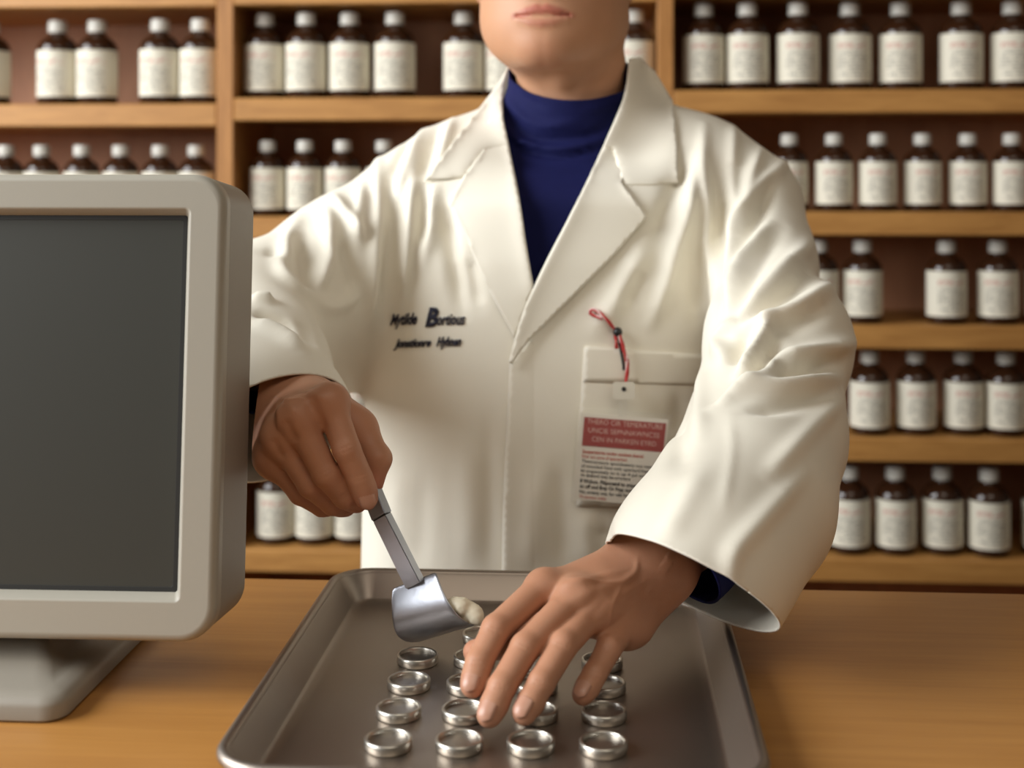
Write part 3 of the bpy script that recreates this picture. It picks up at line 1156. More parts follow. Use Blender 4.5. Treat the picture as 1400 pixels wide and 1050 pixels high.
def text_tris(s, bold=0.0, shear=0.0):
    cu = bpy.data.curves.new('lettering', 'FONT')
    cu.body = s
    cu.size = 1.0
    cu.shear = shear
    cu.offset = bold
    cu.resolution_u = 3
    cu.fill_mode = 'BOTH'
    ob = bpy.data.objects.new('lettering', cu)
    COL.objects.link(ob)
    dg = bpy.context.evaluated_depsgraph_get()
    me = bpy.data.meshes.new_from_object(ob.evaluated_get(dg))
    me.calc_loop_triangles()
    Vt = np.array([v.co[:] for v in me.vertices])
    Tt = np.array([t.vertices[:] for t in me.loop_triangles])
    bpy.data.objects.remove(ob)
    bpy.data.meshes.remove(me)
    bpy.data.curves.remove(cu)
    return Vt, Tt


def embroider(strings):
    Vs, Ts, n0 = [], [], 0
    for s, x0, x1, y_base, hgt, bold, shear, slope in strings:
        Vt, Tt = text_tris(s, bold, shear)
        x = Vt[:, 0] - Vt[:, 0].min()
        x = x0 + x / x.max() * (x1 - x0)
        y = y_base - Vt[:, 1] * hgt / 0.69 + (x - x0) * slope
        P, N = coat_skin(x, y, np.full(len(x), .0012))
        Vs.append(P); Ts.append(Tt + n0); n0 += len(P)
    me = mesh_from('embroidery', np.vstack(Vs), np.vstack(Ts))
    o = child('embroidery', me, M['thread'], coat, False)
    s = o.modifiers.new('thickness', 'SOLIDIFY')
    s.thickness, s.offset = .0007, 0
    return o


tag(embroider([('Mytilde', 533, 571, 444, 15, .026, .45, -.03), ('B', 582, 600, 445.5, 24, .045, .3, 0), ('ortious', 598, 636, 444, 15, .022, .35, -.02),
               ('Jonstionre', 539, 590, 475, 11, .03, .5, -.03), ('Hyhnen', 597, 631, 473, 12, .03, .5, -.02)]), 'dark navy embroidered script lettering')

# ---------------------------------------------------------------- hanging badge
bt = cast(torso_f, [788, 920, 905, 780, 845], [558, 566, 690, 686, 620])[0]
tb = min((p - CAM) @ FW for p in bt) - 0.009
bpts = {k: W(x, y, tb) for k, (x, y) in dict(tl=(790, 556), tr=(919, 566), br=(906, 698), bl=(780, 686)).items()}
badge = tag(empty('badge', W(845, 690, tb)), 'plastic-covered card with red panel hanging from a red cord on the coat pocket', 'badge')
BO = Vector(badge.location)


def quad_px(x, y):
    """badge-plane coordinates (0..1 across, 0..1 down) to world"""
    top_ = bpts['tl'] + (bpts['tr'] - bpts['tl']) * x
    bot = bpts['bl'] + (bpts['br'] - bpts['bl']) * x
    return top_ + (bot - top_) * y


def plate(name, u0, u1, v0, v1, dt, thick, material, bevel=0.0):
    bm = bmesh.new()
    pts = [quad_px(u, v) for u, v in ((u0, v0), (u1, v0), (u1, v1), (u0, v1))]
    fr_ = [bm.verts.new(p - FW * (dt + thick)) for p in pts]
    bk = [bm.verts.new(p - FW * dt) for p in pts]
    bm.faces.new(fr_); bm.faces.new(bk[::-1])
    for i in range(4):
        j = (i + 1) % 4
        bm.faces.new((fr_[i], fr_[j], bk[j], bk[i]))
    o = obj(name, bm, material, badge)
    o.location = -BO
    return o


plate('card', .035, .965, .06, .965, 0.0, .0008, M['card'])
plate('red_panel', .075, .945, .10, .40, .0009, .0002, M['red'])
holder = plate('clear_sleeve', 0, 1, 0, 1, .0014, .0003, M['clear'])
LINES = {
    'whiteink': [('THERO CIR TEMERATURE', .11, .915, .165, .05, -.002), ('UNCIE SEPNNAWNCSS', .13, .885, .255, .05, -.002), ('CEN IN PARKEN EYRD', .175, .86, .345, .05, -.002)],
    'redink': [('Senperatures onder coolent therol', .085, .735, .475, .036, .012), ('Nor tot sure cf speranton', .085, .565, .525, .034, 0), ('Th perane onler', .085, .385, .945, .03, 0)],
    'ink': [('Thennorature spondnatory ocs nesond', .085, .90, .575, .032, 0), ('of nounded Vent with operturd freparey', .085, .895, .625, .032, 0), ('ld onpanstely to it up 4 pd with ssue', .085, .92, .675, .032, 0), ('to dnahnd may be srrsnere', .085, .62, .72, .032, .004),
            ('If Wnhon. Fhlponend to smper foondy', .085, .865, .785, .038, .022), ('to off ond Bray Or Frpp nsonn', .085, .69, .84, .038, .022), ('No, onteny ony, for sdd Nenro Bor', .085, .77, .895, .034, .008)],
}
for key, rows in LINES.items():
    Vs, Ts, n0 = [], [], 0
    for s, u0, u1, vb, hh, bold in rows:
        Vt, Tt = text_tris(s, bold + (.0 if key == 'whiteink' else .012))
        x = Vt[:, 0] - Vt[:, 0].min()
        x = u0 + x / x.max() * (u1 - u0)
        y = vb - Vt[:, 1] * hh / .69
        Vs.append(np.array([quad_px(a, b) for a, b in zip(x, y)]) - FW * .00125)
        Ts.append(Tt + n0); n0 += len(Vt)
    o = link('lettering', mesh_from('lettering', np.vstack(Vs), np.vstack(Ts)), M[key], badge)
    o.location = -BO
bm = bmesh.new()
tabc = W(853, 534, tb - .002)
loft(bm, [[tabc + x * RX + y * UZ - FW * d for x, y in rrect(.0105, .0083, .0025, 5)] for d in (0, .0010)], True, True)
o = obj('strap_tab', bm, M['tab'], badge); o.location = -BO
bm = bmesh.new()
hc = W(853, 532, tb - .0032)
loft(bm, [[hc + .0022 * (math.cos(a) * RX + math.sin(a) * UZ) - FW * d for a in np.linspace(0, 2 * math.pi, 16, endpoint=False)] for d in (0, .0004)], True, True)
o = obj('strap_hole', bm, M['black'], badge); o.location = -BO
bm = bmesh.new()
loft(bm, [[W(851, 552, tb - .0004) + x * RX + y * UZ - FW * d for x, y in rrect(.0045, .0125, .002, 5)] for d in (0, .0006)], True, True)
o = obj('clear_strap', bm, M['clear'], badge); o.location = -BO


def cord_path(pts, lift):
    pl = catmull(pts, 3.0)
    P, N = coat_skin(pl[:, 0], pl[:, 1], np.full(len(pl), lift))
    return P


def twisted(name, path, r, colours):
    n = len(path)
    for k, c in enumerate(colours):
        ph = 2 * math.pi * k / len(colours)
        pts = []
        for i, p in enumerate(path):
            d = path[min(i + 1, n - 1)] - path[max(i - 1, 0)]
            d = d / np.linalg.norm(d)
            u = np.cross(d, FW); u /= np.linalg.norm(u)
            v = np.cross(d, u)
            a = ph + i * 0.42
            pts.append(p + r * (math.cos(a) * u + math.sin(a) * v))
        bm = bmesh.new(); tube(bm, pts, r * 1.05, 6)
        o = obj(name, bm, c, badge, True); o.location = -BO


loopp = [(822, 434), (812, 431), (806, 427), (808, 423), (815, 424), (824, 432), (834, 443), (842, 452)]
twisted('cord', cord_path(loopp, .004), .0009, (M['cordred'], M['cordwhite'], M['cordred']))
pa = cord_path([(844, 454), (850, 474), (855, 492), (855, 508), (853, 529)], .0075)
twisted('cord', pa, .0010, (M['cordred'], M['cordwhite'], M['cordred']))
twisted('cord', cord_path([(840, 456), (841, 466), (842, 476)], .005), .0009, (M['cordred'], M['cordred']))
bm = bmesh.new(); tube(bm, cord_path([(843, 456), (847, 474), (851, 494), (852, 505)], .0035), .0013, 7)
o = obj('cord', bm, M['black'], badge, True); o.location = -BO
bm = bmesh.new(); bmesh.ops.create_uvsphere(bm, u_segments=16, v_segments=10, radius=.0046)
bmesh.ops.translate(bm, vec=Vector(cord_path([(842, 450), (843, 453)], .0055)[1]), verts=bm.verts)
o = obj('bead', bm, M['black'], badge, True); o.location = -BO
# ---------------------------------------------------------------- hands
def perp(d, n):
    d = d / np.linalg.norm(d)
    n = n - d * (n @ d)
    return n / np.linalg.norm(n)


class Hand:
    def __init__(self, wrist, wr, fore, fingers, thumb, dorsal, palm_fill, thenar):
        self.kn = .0006
        self.wrist, self.wr, self.fore, self.fingers, self.thumb, self.dorsal, self.palm_fill, self.thenar = wrist, wr, fore, fingers, thumb, dorsal, palm_fill, thenar

    def field(self, P):
        d, FU = None, None
        for a, ra, b, rb in self.palm_fill:
            s = seg(P, a, b, ra, rb)
            d = s if d is None else smin(d, s, .014)
        f = chain(P, self.fore, .02)
        d = smin(d, f, .022)
        for j, r in self.fingers:
            fd = None
            for k in range(3):
                s = seg(P, j[k], j[k + 1], r[k], r[k + 1])
                fd = s if fd is None else np.minimum(fd, s)
            # joints: a little thicker, knuckle raised on the back
            n1 = perp(j[2] - j[0], self.dorsal)
            fd = smin(fd, ball(P, j[1] + n1 * .0011, r[1] * .95), .003)
            n2 = perp(j[3] - j[1], self.dorsal)
            fd = smin(fd, ball(P, j[2] + n2 * .0008, r[2] * .94), .003)
            # fleshy pad below the tip
            fd = smin(fd, ball(P, j[2] * .4 + j[3] * .6 - n2 * .0012, r[3] * .99), .005)
            # knuckle on the back of the hand
            k0 = perp(j[1] - self.wrist, self.dorsal)
            fd = smin(fd, ball(P, j[0] + k0 * self.kn, r[0] * .92), .008)
            FU = fd if FU is None else smin(FU, fd, .0018)
        d = smin(d, FU, .007)
        j, r = self.thumb
        td = None
        for k in range(len(j) - 1):
            s = seg(P, j[k], j[k + 1], r[k], r[k + 1])
            td = s if td is None else smin(td, s, .005)
        for a, ra, b, rb in self.thenar:
            td = smin(td, seg(P, a, b, ra, rb), .012)
        return smin(d, td, .007)


def w3(l):
    return [W(*p) for p in l]


# wearer's left hand, spread over the dishes
LW = W(887, 772, .985)
Lf = [
    (w3([(742, 802, .938), (678, 861, .903), (655, 907, .886), (646, 937, .876)]), (.0106, .0098, .0091, .0080)),
    (w3([(786, 816, .928), (718, 886, .893), (686, 940, .872), (669, 977, .861)]), (.0106, .0100, .0093, .0082)),
    (w3([(812, 835, .930), (770, 883, .895), (740, 934, .875), (717, 974, .862)]), (.0102, .0096, .0090, .0080)),
    (w3([(852, 858, .946), (832, 888, .916), (813, 922, .900), (797, 949, .889)]), (.0094, .0086, .0081, .0073)),
]
Lm = [f[0][0] for f in Lf]
Ldors = -.45 * FW + .88 * UZ - .1 * RX
Lwr_i, Lwr_l = W(866, 762, .990), W(905, 782, .988)
car = [Lwr_i + (Lwr_l - Lwr_i) * k for k in (0, .36, .7, 1)]
Lpf = [(car[i] - Ldors * .003, .0165 if i in (0, 3) else .0180, Lm[i] - Ldors * .0045, .0106) for i in range(4)]
Lpf += [(Lm[i] * .93 + car[i] * .07 - Ldors * .004, .0092, Lm[i + 1] * .93 + car[i + 1] * .07 - Ldors * .004, .0088) for i in range(3)]
Lpf += [(car[1] - Ldors * .010, .016, .5 * (Lm[1] + Lm[2]) - Ldors * .012, .010), (car[3] - Ldors * .008, .014, W(868, 848, .955) - Ldors * .006, .0115)]
Lth = (w3([(850, 790, .985), (755, 850, .958), (690, 880, .925), (649, 891, .905)]), (.0135, .0115, .0098, .0078))
Lthen = [(W(852, 792, .982), .014, W(760, 838, .950), .012)]
Lfore = [(W(887, 772, .985), .0220), (W(905, 757, 1.003), .0235), (W(936, 726, 1.035), .0270), (W(1012, 622, 1.10), .030), (W(1062, 492, 1.20), .037)]
HL = Hand(LW, None, Lfore, Lf, Lth, Ldors, Lpf, Lthen)

# wearer's right hand, round the scoop handle
RW_ = W(382, 545, 1.075)
Rf = [
    (w3([(450, 549, 1.003), (474, 614, .994), (492, 654, .9975), (501, 681, .9985)]), (.0114, .0103, .0097, .0086)),
    (w3([(406, 570, .999), (446, 648, .996), (472, 678, 1.006), (488, 686, 1.018)]), (.0114, .0102, .0095, .0084)),
    (w3([(382, 596, 1.008), (425, 663, 1.006), (455, 688, 1.018), (473, 692, 1.03)]), (.0108, .0097, .0090, .0080)),
    (w3([(371, 624, 1.020), (411, 674, 1.020), (441, 692, 1.031), (458, 694, 1.04)]), (.0100, .0088, .0082, .0074)),
]
Rm = [f[0][0] for f in Rf]
Rdors = -.86 * FW - .30 * RX + .40 * UZ
Rwr_i, Rwr_l = W(402, 536, 1.075), W(365, 552, 1.075)
car = [Rwr_i + (Rwr_l - Rwr_i) * k for k in (0, .36, .7, 1)]
Rpf = [(car[i], .0175, Rm[i] - Rdors * .003, .0116) for i in range(4)]
Rpf += [(Rm[i] - Rdors * .004, .0095, Rm[i + 1] - Rdors * .004, .0092) for i in range(3)]
Rpf += [(car[1] - Rdors * .010, .017, .5 * (Rm[1] + Rm[2]) - Rdors * .014, .012), (car[3] - Rdors * .006, .015, Rm[3] - Rdors * .010, .0125)]
Rth = (w3([(430, 545, 1.060), (492, 584, 1.036), (517, 627, 1.022), (510, 661, 1.019)]), (.0145, .0115, .0098, .0080))
Rthen = [(W(436, 548, 1.055), .0155, W(478, 585, 1.038), .0135), (W(450, 548, 1.03), .011, W(492, 590, 1.034), .0095)]
Rfore = [(W(382, 545, 1.075), .0230), (W(374, 530, 1.095), .0235), (W(362, 512, 1.125), .0245), (W(346, 478, 1.20), .029), (W(332, 436, 1.27), .036)]
HR = Hand(RW_, None, Rfore, Rf, Rth, Rdors, Rpf, Rthen)

HR.kn = .0024

# ---------------------------------------------------------------- head
MO = W(741, 21, 1.318)
hy_ = math.radians(9)
HF = -FW * math.cos(hy_) - RX * math.sin(hy_)
HR_ = RX * math.cos(hy_) - FW * math.sin(hy_)
HO = MO - HF * .088
HB = np.stack([HR_, HF, UZ]).astype(np.float32)
LIPU = [(-.0270, .0795, .0002), (-.014, .0868, .0038), (-.005, .0885, .0062), (0, .0882, .0050), (.005, .0885, .0062), (.014, .0868, .0038), (.0270, .0795, .0002)]
LIPL = [(-.022, .0815, -.0030), (-.010, .0862, -.0070), (0, .0876, -.0080), (.010, .0862, -.0070), (.022, .0815, -.0030)]


def head_f(P):
    q = (P - HO.astype(np.float32)) @ HB.T
    s = q.copy()
    s[:, 0] = np.abs(s[:, 0])
    d = ell(q, (0, -.012, .088), (.079, .097, .098))
    d = smin(d, ell(q, (0, .014, .032), (.0715, .070, .086)), .03)
    d = smin(d, seg(s, (.058, -.008, .002), (.014, .066, -.031), .0145, .0130), .03)
    d = smin(d, ell(q, (0, .022, -.004), (.060, .060, .039)), .03)
    d = smin(d, ball(q, (0, .070, -.0275), .0165), .016)
    d = smin(d, ell(q, (0, .058, .004), (.034, .0275, .026)), .014)
    up = None
    for a, b in zip(LIPU, LIPU[1:]):
        e = seg(q, a, b, .0036, .0036)
        up = e if up is None else np.minimum(up, e)
    lw = None
    for a, b in zip(LIPL, LIPL[1:]):
        e = seg(q, a, b, .0046, .0046)
        lw = e if lw is None else np.minimum(lw, e)
    d = smin(d, up, .004)
    d = smin(d, lw, .004)
    groove = None
    for a, b in zip([(-.027, .0835, .0000), (-.012, .0908, -.0004), (0, .0925, -.0010), (.012, .0908, -.0004)], [(-.012, .0908, -.0004), (0, .0925, -.0010), (.012, .0908, -.0004), (.027, .0835, .0000)]):
        e = seg(q, a, b, .0012, .0012)
        groove = e if groove is None else np.minimum(groove, e)
    d = smax(d, -groove, .0025)
    # nose, brow, eyes, ears
    d = smin(d, seg(q, (0, .078, .074), (0, .100, .034), .007, .0105), .012)
    d = smin(d, ball(s, (.012, .088, .029), .0075), .008)
    d = smin(d, seg(s, (.012, .077, .083), (.048, .060, .082), .007, .006), .014)
    d = smax(d, -ball(s, (.031, .090, .068), .013), .014)
    d = smin(d, ball(s, (.031, .066, .067), .0125), .003)
    ear = ell(s, (.079, -.012, .058), (.010, .020, .032))
    return smin(d, ear, .008)


def neck_f(P):
    d = seg(P, W(781, 330, 1.465), W(778, 30, 1.425), .058, .0565)
    d = smin(d, seg(P, W(722, 90, 1.400), W(768, 200, 1.410), .008, .007), .02)
    d = smin(d, seg(P, W(842, 85, 1.400), W(792, 200, 1.410), .008, .007), .02)
    return smin(d, ball(P, W(770, 106, 1.380), .0075), .014)


def arms_f(P):
    d = seg(P, W(575, 290, 1.425), W(1010, 290, 1.425), .044, .044)
    d = smin(d, torso(P, -.020), .04)
    d = smin(d, chain(P, [(W(572, 288, 1.42), .044), (W(474, 364, 1.37), .042), (W(332, 436, 1.27), .036)], .03), .02)
    d = smin(d, chain(P, [(W(1012, 288, 1.415), .042), (W(1034, 358, 1.36), .038), (W(1062, 490, 1.20), .037)], .03), .02)
    return d


HEAD_K = .018
LCUT = (W(999, 640, 1.087), W(936, 726, 1.035) - W(1012, 622, 1.10))
RCUT = (W(353, 494, 1.165), W(374, 530, 1.095) - W(346, 478, 1.20))
NCUT = W(780, 185, 1.43)
HIPX = W(755, 700, 1.42)


def legs_f(P, g=0.0):
    d = None
    for s in (-1, 1):
        hip = np.array([HIPX[0] + s * .085, HIPX[1], .82])
        knee = np.array([HIPX[0] + s * .10, HIPX[1] - .02, .47])
        ank = np.array([HIPX[0] + s * .11, HIPX[1] + .02, .09])
        e = smin(seg(P, hip, knee, .085 + g, .058 + g), seg(P, knee, ank, .056 + g, .038 + g), .03)
        e = smin(e, seg(P, ank - (0, 0, .03), ank + np.array([s * .02, -.14, -.055]), .034, .028), .02) if g == 0 else e
        d = e if d is None else smin(d, e, .03)
    return d


def trunk_all(P):
    d = smin(arms_f(P), neck_f(P), .03)
    d = smin(d, ell(P, (HIPX[0], HIPX[1], .86), (.165, .105, .13)), .06)
    d = smin(d, legs_f(P), .05)
    d = smin(d, HL.field(P), .01)
    return smin(d, HR.field(P), .01)


def head_all(P):
    return smin(head_f(P), smin(neck_f(P), arms_f(P), .03), HEAD_K)


def piece(f, lo, hi, h, strokes=None):
    V, Q = surface_nets(f, lo, hi, h)
    if strokes is not None:
        V = V + grad(f, V, 1e-3) * strokes.disp(V)[:, None]
    bm = bmesh.new()
    bm.from_mesh(mesh_from('tmp', V, Q))
    return bm


def slice_off(bm, co, no, rad=9.0):
    """keep the side the normal points away from"""
    co, no = Vector(co), Vector(no).normalized()
    geom = [g for g in list(bm.verts) + list(bm.edges) + list(bm.faces) if (g.co if isinstance(g, bmesh.types.BMVert) else g.verts[0].co - Vector()).__sub__(co).length < rad]
    vs = {g for g in geom if isinstance(g, bmesh.types.BMVert)}
    geom = list(vs) + [e for e in bm.edges if all(v in vs for v in e.verts)] + [f for f in bm.faces if all(v in vs for v in f.verts)]
    bmesh.ops.bisect_plane(bm, geom=geom, dist=1e-6, plane_co=co, plane_no=no, clear_outer=True)


# creases and tendons of the hands
def fpx(p):
    x, y, t = to_px(np.asarray(p))
    return float(x), float(y)


def hand_strokes(H, extra):
    it = list(extra)
    for j, r in H.fingers:
        for q, amp in ((1, -.5), (2, -.5)):
            d = j[q + 1] - j[q - 1]
            side = np.cross(d / np.linalg.norm(d), H.dorsal)
            side = side / np.linalg.norm(side) * r[q] * .62
            for o in (-.0016, .0014):
                c = j[q] + d / np.linalg.norm(d) * o
                it.append(([fpx(c - side), fpx(c + side)], amp, .9))
    return Strokes(H.field, it)


LX = [([(872, 776), (820, 788), (757, 800)], .9, 3.5), ([(880, 782), (835, 800), (798, 814)], 1.0, 3.5), ([(888, 790), (850, 815), (822, 834)], .9, 3.5), ([(893, 800), (874, 832), (860, 852)], .6, 3.5),
      ([(868, 790), (848, 797), (820, 796), (800, 793), (772, 790)], .9, 1.8), ([(872, 762), (868, 782), (850, 795)], .8, 2.0), ([(850, 800), (838, 826), (834, 850)], .7, 1.8),
      ([(800, 800), (768, 815), (758, 822)], -.8, 5), ([(832, 822), (802, 850)], -.7, 4), ([(855, 838), (838, 862)], -.6, 4), ([(908, 762), (920, 772)], 1.4, 7)]
RX_S = [([(400, 533), (425, 538), (446, 545)], 1.0, 3.5), ([(388, 540), (398, 556), (405, 568)], 1.0, 3.5), ([(378, 548), (380, 570), (381, 590)], .9, 3.5),
        ([(372, 540), (392, 547), (410, 545), (430, 552)], .6, 1.8), ([(424, 545), (430, 562), (440, 580), (446, 592)], -2.0, 5), ([(390, 572), (396, 588), (406, 606)], -1.8, 4.5), ([(373, 598), (378, 612), (388, 630)], -1.5, 4)]
bmL = piece(HL.field, W(880, 980, .84) - (.20, .03, .03), W(1010, 600, 1.16) + (.02, .03, .03), .00105, hand_strokes(HL, LX))
slice_off(bmL, LCUT[0], -LCUT[1])
bmR = piece(HR.field, np.minimum(W(330, 720, .97), W(330, 720, 1.0)) - (.0, .0, .0), np.maximum(W(555, 470, 1.0), W(540, 470, 1.2)) + (.0, .03, .02), .00105, hand_strokes(HR, RX_S))
slice_off(bmR, RCUT[0], -RCUT[1])
bmH = piece(head_all, HO - (.115, .13, .155), HO + (.115, .13, .20), .0021)
slice_off(bmH, NCUT, Vector((0, 0, -1)))
bmT = piece(trunk_all, (-.42, .95, 0.0), (.36, 1.60, NCUT[2] + .02), .0065)
slice_off(bmT, NCUT, Vector((0, 0, 1)))
slice_off(bmT, LCUT[0], LCUT[1], .11)
slice_off(bmT, RCUT[0], RCUT[1], .10)


def only_biggest(bm):
    """keep the largest connected island"""
    seen, best = set(), []
    for v in bm.verts:
        if v in seen:
            continue
        st, isl = [v], []
        seen.add(v)
        while st:
            a = st.pop()
            isl.append(a)
            for e in a.link_edges:
                b = e.other_vert(a)
                if b not in seen:
                    seen.add(b)
                    st.append(b)
        if len(isl) > len(best):
            best = isl
    keep = set(best)
    bmesh.ops.delete(bm, geom=[v for v in bm.verts if v not in keep], context='VERTS')


for b in (bmL, bmR, bmH, bmT):
    only_biggest(b)
body_bm = bmesh.new()
for b in (bmT, bmH, bmL, bmR):
    tmp = bpy.data.meshes.new('tmp')
    b.to_mesh(tmp); b.free()
    body_bm.from_mesh(tmp)
for co in (NCUT, LCUT[0], RCUT[0]):
    es = [e for e in body_bm.edges if e.is_boundary and (e.verts[0].co - Vector(co)).length < .09]
    try:
        bmesh.ops.bridge_loops(body_bm, edges=es)
    except Exception as ex:
        print('bridge failed', ex, len(es))
bmesh.ops.recalc_face_normals(body_bm, faces=body_bm.faces)
me = bpy.data.meshes.new('body')
body_bm.to_mesh(me); body_bm.free()
Vb = np.empty(len(me.vertices) * 3, np.float32); me.vertices.foreach_get('co', Vb); Vb = Vb.reshape(-1, 3)
blush = np.zeros(len(Vb))
for H, amt in ((HL, .45), (HR, .8)):
    blush = np.maximum(blush, .22 * np.exp(-(np.maximum(H.field(Vb), 0) / .01) ** 2) * (np.linalg.norm(Vb - H.wrist, axis=1) < .2))
    for j, r in H.fingers:
        for q, a in ((0, .55), (1, .6), (3, .9)):
            blush = np.maximum(blush, amt * a * np.exp(-(np.linalg.norm(Vb - j[q], axis=1) / .013) ** 2))
    blush = np.maximum(blush, amt * np.exp(-(np.linalg.norm(Vb - H.thumb[0][-1], axis=1) / .016) ** 2))
ql = (Vb - HO) @ HB.T
lipd = np.full(len(Vb), 9.0)
for a, b in list(zip(LIPU, LIPU[1:])) + list(zip(LIPL, LIPL[1:])):
    lipd = np.minimum(lipd, seg(ql.astype(np.float32), a, b, .0042, .0042))
blush = np.maximum(blush, .95 * np.clip(1 - lipd / .0022, 0, 1))
blush = np.maximum(blush, .22 * np.exp(-(np.linalg.norm(ql - (0, .08, -.035), axis=1) / .02) ** 2))
at = me.attributes.new('blush', 'FLOAT', 'POINT')
at.data.foreach_set('value', blush.astype(np.float32))
body = child('body', me, M['skin'], person)
tag(body, 'bare skin of face, neck and hands')


def nail(j, r, dorsal, material=M['nail']):
    ax = j[3] - j[2]
    L = np.linalg.norm(ax)
    ax = ax / L
    n = perp(ax, dorsal)
    s = np.cross(ax, n)
    rr = r[3]
    bm = bmesh.new()
    grid = []
    nu, nv = 9, 7
    for a in range(nu):
        u = a / (nu - 1)
        row = []
        for b in range(nv):
            v = b / (nv - 1) * 2 - 1
            # rounded outline
            half = .60 * min(1.0, .72 + .9 * math.sqrt(max(0, 1 - (2 * u - 1) ** 2)))
            ang = v * half * 1.25
            rad = rr + .00045 - .0010 * max(0, u - .72) / .28 - .0005 * max(0, .15 - u) / .15
            along = j[3] + ax * (-.0075 + (rr * .92 + .0075) * u - .0018 * v * v * u)
            tipdrop = max(0.0, (along - j[3]) @ ax)
            rad_here = math.sqrt(max(rr * rr - tipdrop * tipdrop * .80, 1e-8)) + .0006
            row.append(bm.verts.new(along + (n * math.cos(ang) + s * math.sin(ang)) * rad_here))
        grid.append(row)
    for a in range(nu - 1):
        for b in range(nv - 1):
            bm.faces.new((grid[a][b], grid[a + 1][b], grid[a + 1][b + 1], grid[a][b + 1]))
    o = obj('fingernail', bm, material, body, True)
    sd = o.modifiers.new('thickness', 'SOLIDIFY')
    sd.thickness, sd.offset = .0005, 0
    return o


for H in (HL, HR):
    for j, r in H.fingers:
        if H is HR and (j[3] is not Rf[0][0][3]):
            continue
        nail(j, r, H.dorsal if H is HL else -FW + .25 * RX)

# hair, off the top of the frame
V, Q = surface_nets(lambda P: smax(ell((P - HO.astype(np.float32)) @ HB.T, (0, -.016, .094), (.088, .104, .104)), -ell((P - HO.astype(np.float32)) @ HB.T, (0, .085, .03), (.075, .075, .105)), .012),
                    HO - (.13, .15, .06), HO + (.13, .15, .23), .005)
child('hair', mesh_from('hair', V, Q), M['hair'], person)

# ---------------------------------------------------------------- turtleneck
TN_A, TN_B = W(781, 300, 1.46), W(781, 60, 1.43)


def turtle_f(P):
    d = torso(P, -.011)
    d = smin(d, chain(P, SH_L, .03, -.010), .04)
    d = smin(d, chain(P, SH_R, .03, -.010), .04)
    d = smin(d, seg(P, TN_A, TN_B, .0695, .0672), .035)
    d = smin(d, chain(P, [(W(572, 288, 1.42), .050), (W(474, 364, 1.37), .047), (W(335, 436, 1.27), .042), (W(350, 495, 1.165), .034), (W(374, 538, 1.09), .0265), (W(390, 565, 1.05), .0265)], .03), .02)
    return smin(d, chain(P, [(W(1012, 288, 1.415), .048), (W(1034, 358, 1.36), .042), (W(1062, 490, 1.20), .038), (W(1014, 622, 1.10), .034), (W(946, 742, 1.020), .035), (W(912, 794, .974), .037)], .03), .02)


TN_STROKES = [([(690, 128), (715, 160), (745, 172), (790, 168)], 2.2, 4), ([(690, 150), (712, 178), (740, 190), (800, 186), (840, 168)], -2.4, 3.5), ([(690, 172), (715, 196), (770, 204), (832, 190)], 2.6, 4),
              ([(694, 192), (720, 206), (770, 214), (826, 202)], -2.4, 3), ([(700, 200), (722, 196), (735, 202)], 2.0, 3), ([(698, 112), (716, 132), (745, 146)], -1.6, 3), ([(800, 150), (840, 140), (856, 120)], 1.6, 4)]
ts = Strokes(turtle_f, [(p, h * 1.7, w) for p, h, w in TN_STROKES])
V, Q = surface_nets(turtle_f, (-.42, .93, 0.80), (.36, 1.60, 1.50), .0038)
V = V + grad(turtle_f, V, 1.5e-3) * ts.disp(V)[:, None]
me = mesh_from('turtleneck', V, Q)
bm = bmesh.new(); bm.from_mesh(me)
ftop, btop = W(775, 141, 1.365), W(781, 70, 1.49)
nn = Vector(np.cross(RX, btop - ftop)).normalized()
if nn.z < 0:
    nn = -nn
cut(bm, ftop, nn, W(781, 90, 1.43), .13)
cut(bm, W(925, 778, 1.012), dirv(-.72, .55, -.42), W(900, 800, .99), .075)
cut(bm, W(368, 530, 1.105), dirv(.1, .62, -.75), W(380, 565, 1.06), .075)
bmesh.ops.delete(bm, geom=[f for f in bm.faces if f.calc_center_median().z < .806], context='FACES')
bm.to_mesh(me); bm.free()
turtle = child('turtleneck', me, M['navy'], person)
s = turtle.modifiers.new('thickness', 'SOLIDIFY'); s.thickness, s.offset = .002, -1.0

# trousers and shoes, behind the counter
V, Q = surface_nets(lambda P: smax(smin(legs_f(P, .014), ell(P, (HIPX[0], HIPX[1], .86), (.172, .112, .13)), .05), .07 - P[:, 2], .002), (HIPX[0] - .3, HIPX[1] - .25, .05), (HIPX[0] + .3, HIPX[1] + .25, 1.0), .009)
child('trousers', mesh_from('trousers', V, Q), M['trousers'], person)
for s_ in (-1, 1):
    an = np.array([HIPX[0] + s_ * .11, HIPX[1] + .02, .05])
    V, Q = surface_nets(lambda P: smax(smin(seg(P, an, an + np.array([s_ * .02, -.15, -.015]), .046, .040), seg(P, an, an + np.array([0, .03, .0]), .044, .042), .03), -P[:, 2], .004), an - (.1, .25, .07), an + (.1, .12, .1), .006)
    child('shoe', mesh_from('shoe', V, Q), M['shoe'], person)

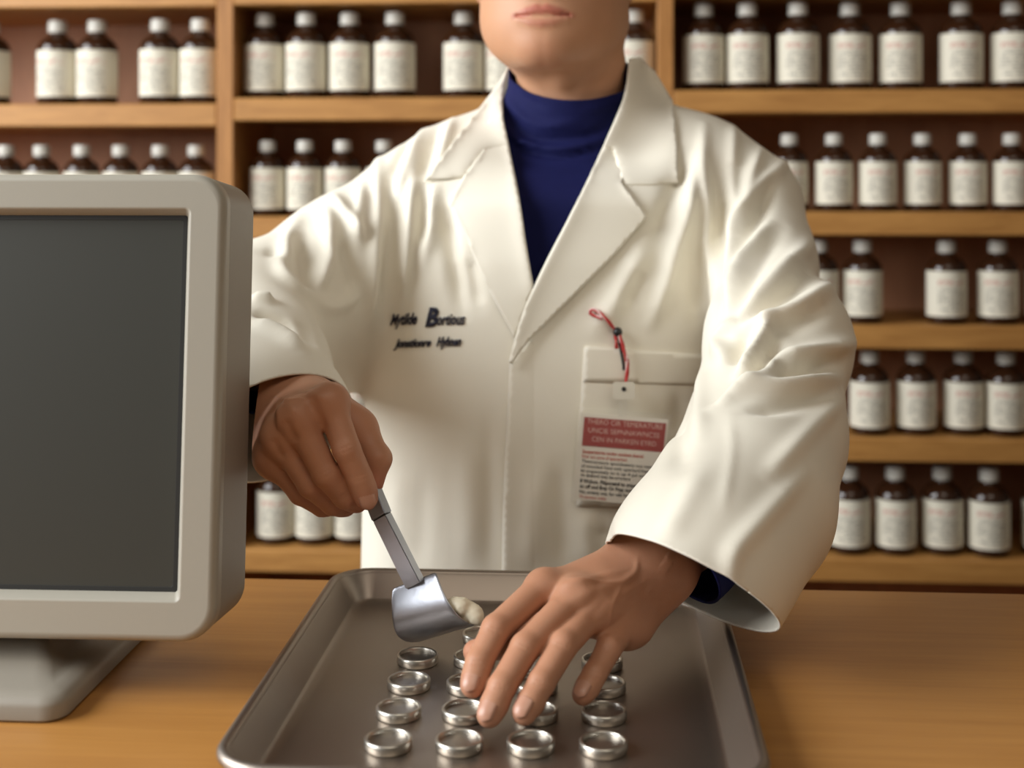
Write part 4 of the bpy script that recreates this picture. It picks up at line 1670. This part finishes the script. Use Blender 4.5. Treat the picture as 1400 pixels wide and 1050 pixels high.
# ---------------------------------------------------------------- scoop and the lump on its lip
ROWS = [((536, 804), (597, 781), 0), ((535, 816), (601, 796), 0), ((535, 830), (608, 813), .0010), ((536, 845), (616, 827), .0036), ((538, 858), (623, 838), .0078), ((541, 867), (632, 846), .013), ((548, 875), (642, 853), .022), ((560, 879), (650, 855), .034), ((578, 876), (655, 849), .048)]
B0 = W(570, 830, .990)
v1 = np.array([-2.3, .2, 2.25]) - B0
v2 = CAM - B0
BN = v1 / np.linalg.norm(v1) + v2 / np.linalg.norm(v2)      # the flat of the blade faces half-way between window and viewer
BN /= np.linalg.norm(BN)
bm = bmesh.new()
grid = []
for (a, b, extra) in ROWS:
    row = []
    for k in range(13):
        u = k / 12
        x, y = a[0] + (b[0] - a[0]) * u, a[1] + (b[1] - a[1]) * u
        t = float(BN @ (B0 - CAM) / (BN @ ray(x, y)))
        row.append(bm.verts.new(W(x, y, t + extra)))
    grid.append(row)
for a, b in zip(grid, grid[1:]):
    for i in range(12):
        bm.faces.new((a[i], a[i + 1], b[i + 1], b[i]))
scoop = tag(empty('scoop', W(570, 879, 1.0)), 'small steel scoop with flat square handle held in the right hand', 'scoop')
SO = Vector(scoop.location)
o = obj('scoop_blade', bm, M['scoop'], scoop, True)
o.location = -SO
sd = o.modifiers.new('thickness', 'SOLIDIFY'); sd.thickness, sd.offset = .0016, 0
sb = o.modifiers.new('smooth', 'SUBSURF'); sb.levels = sb.render_levels = 1


def bar(name, a, b, wa, wb, da, db, material, bev=.0006):
    """flat bar with width across the picture and depth away from it"""
    a, b = np.asarray(a), np.asarray(b)
    ax = (b - a) / np.linalg.norm(b - a)
    fr_ = -FW * .80 - RX * .52
    dn = perp(ax, fr_)
    sd_ = np.cross(ax, dn)
    bm = bmesh.new()
    vs = []
    for c, w_, d_ in ((a, wa, da), (b, wb, db)):
        vs += [bm.verts.new(c + sd_ * x * w_ / 2 + dn * y * d_ / 2) for x, y in ((-1, -1), (1, -1), (1, 1), (-1, 1))]
    for f in ((0, 1, 2, 3), (7, 6, 5, 4), (0, 4, 5, 1), (1, 5, 6, 2), (2, 6, 7, 3), (3, 7, 4, 0)):
        bm.faces.new([vs[i] for i in f])
    bmesh.ops.bevel(bm, geom=list(bm.edges), offset=bev, segments=2, affect='EDGES')
    o = obj(name, bm, material, scoop, False)
    o.location = -SO
    return o


h0, h1, h2 = W(488, 622, 1.028), W(522, 706, 1.010), W(568, 799, .999)
bar('handle', h0, h1, .0140, .0150, .0085, .0085, M['scoop'])
bar('shank', h1 + (h2 - h1) * .008, h2, .0138, .0152, .0078, .0070, M['scoop'])
bar('ferrule_line', h1 - (h2 - h1) * .004, h1 + (h2 - h1) * .010, .0134, .0134, .0074, .0074, M['ferrule'], .0002)


def lump_f(P):
    d = None
    for px, py, t, r in ((621, 827, .990, .0060), (631, 829, .988, .0068), (640, 833, .990, .0064), (648, 838, .988, .0066), (652, 844, .986, .0054), (637, 842, .992, .0070), (628, 836, .996, .0070)):
        e = ball(P, W(px, py, t), r)
        d = e if d is None else smin(d, e, .0022)
    return d


V, Q = surface_nets(lump_f, W(640, 840, 1.01) - .03, W(640, 840, 1.01) + .03, .0014)
V = V + grad(lump_f, V) * (.0002 * np.sin(V[:, :1] * 900) * np.sin(V[:, 2:] * 1100 + V[:, 1:2] * 700))
lump = link('paste_lump', mesh_from('paste_lump', V, Q), M['paste'], None, True)
tag(lump, 'small off-white lump of paste on the lip of the scoop', 'paste')
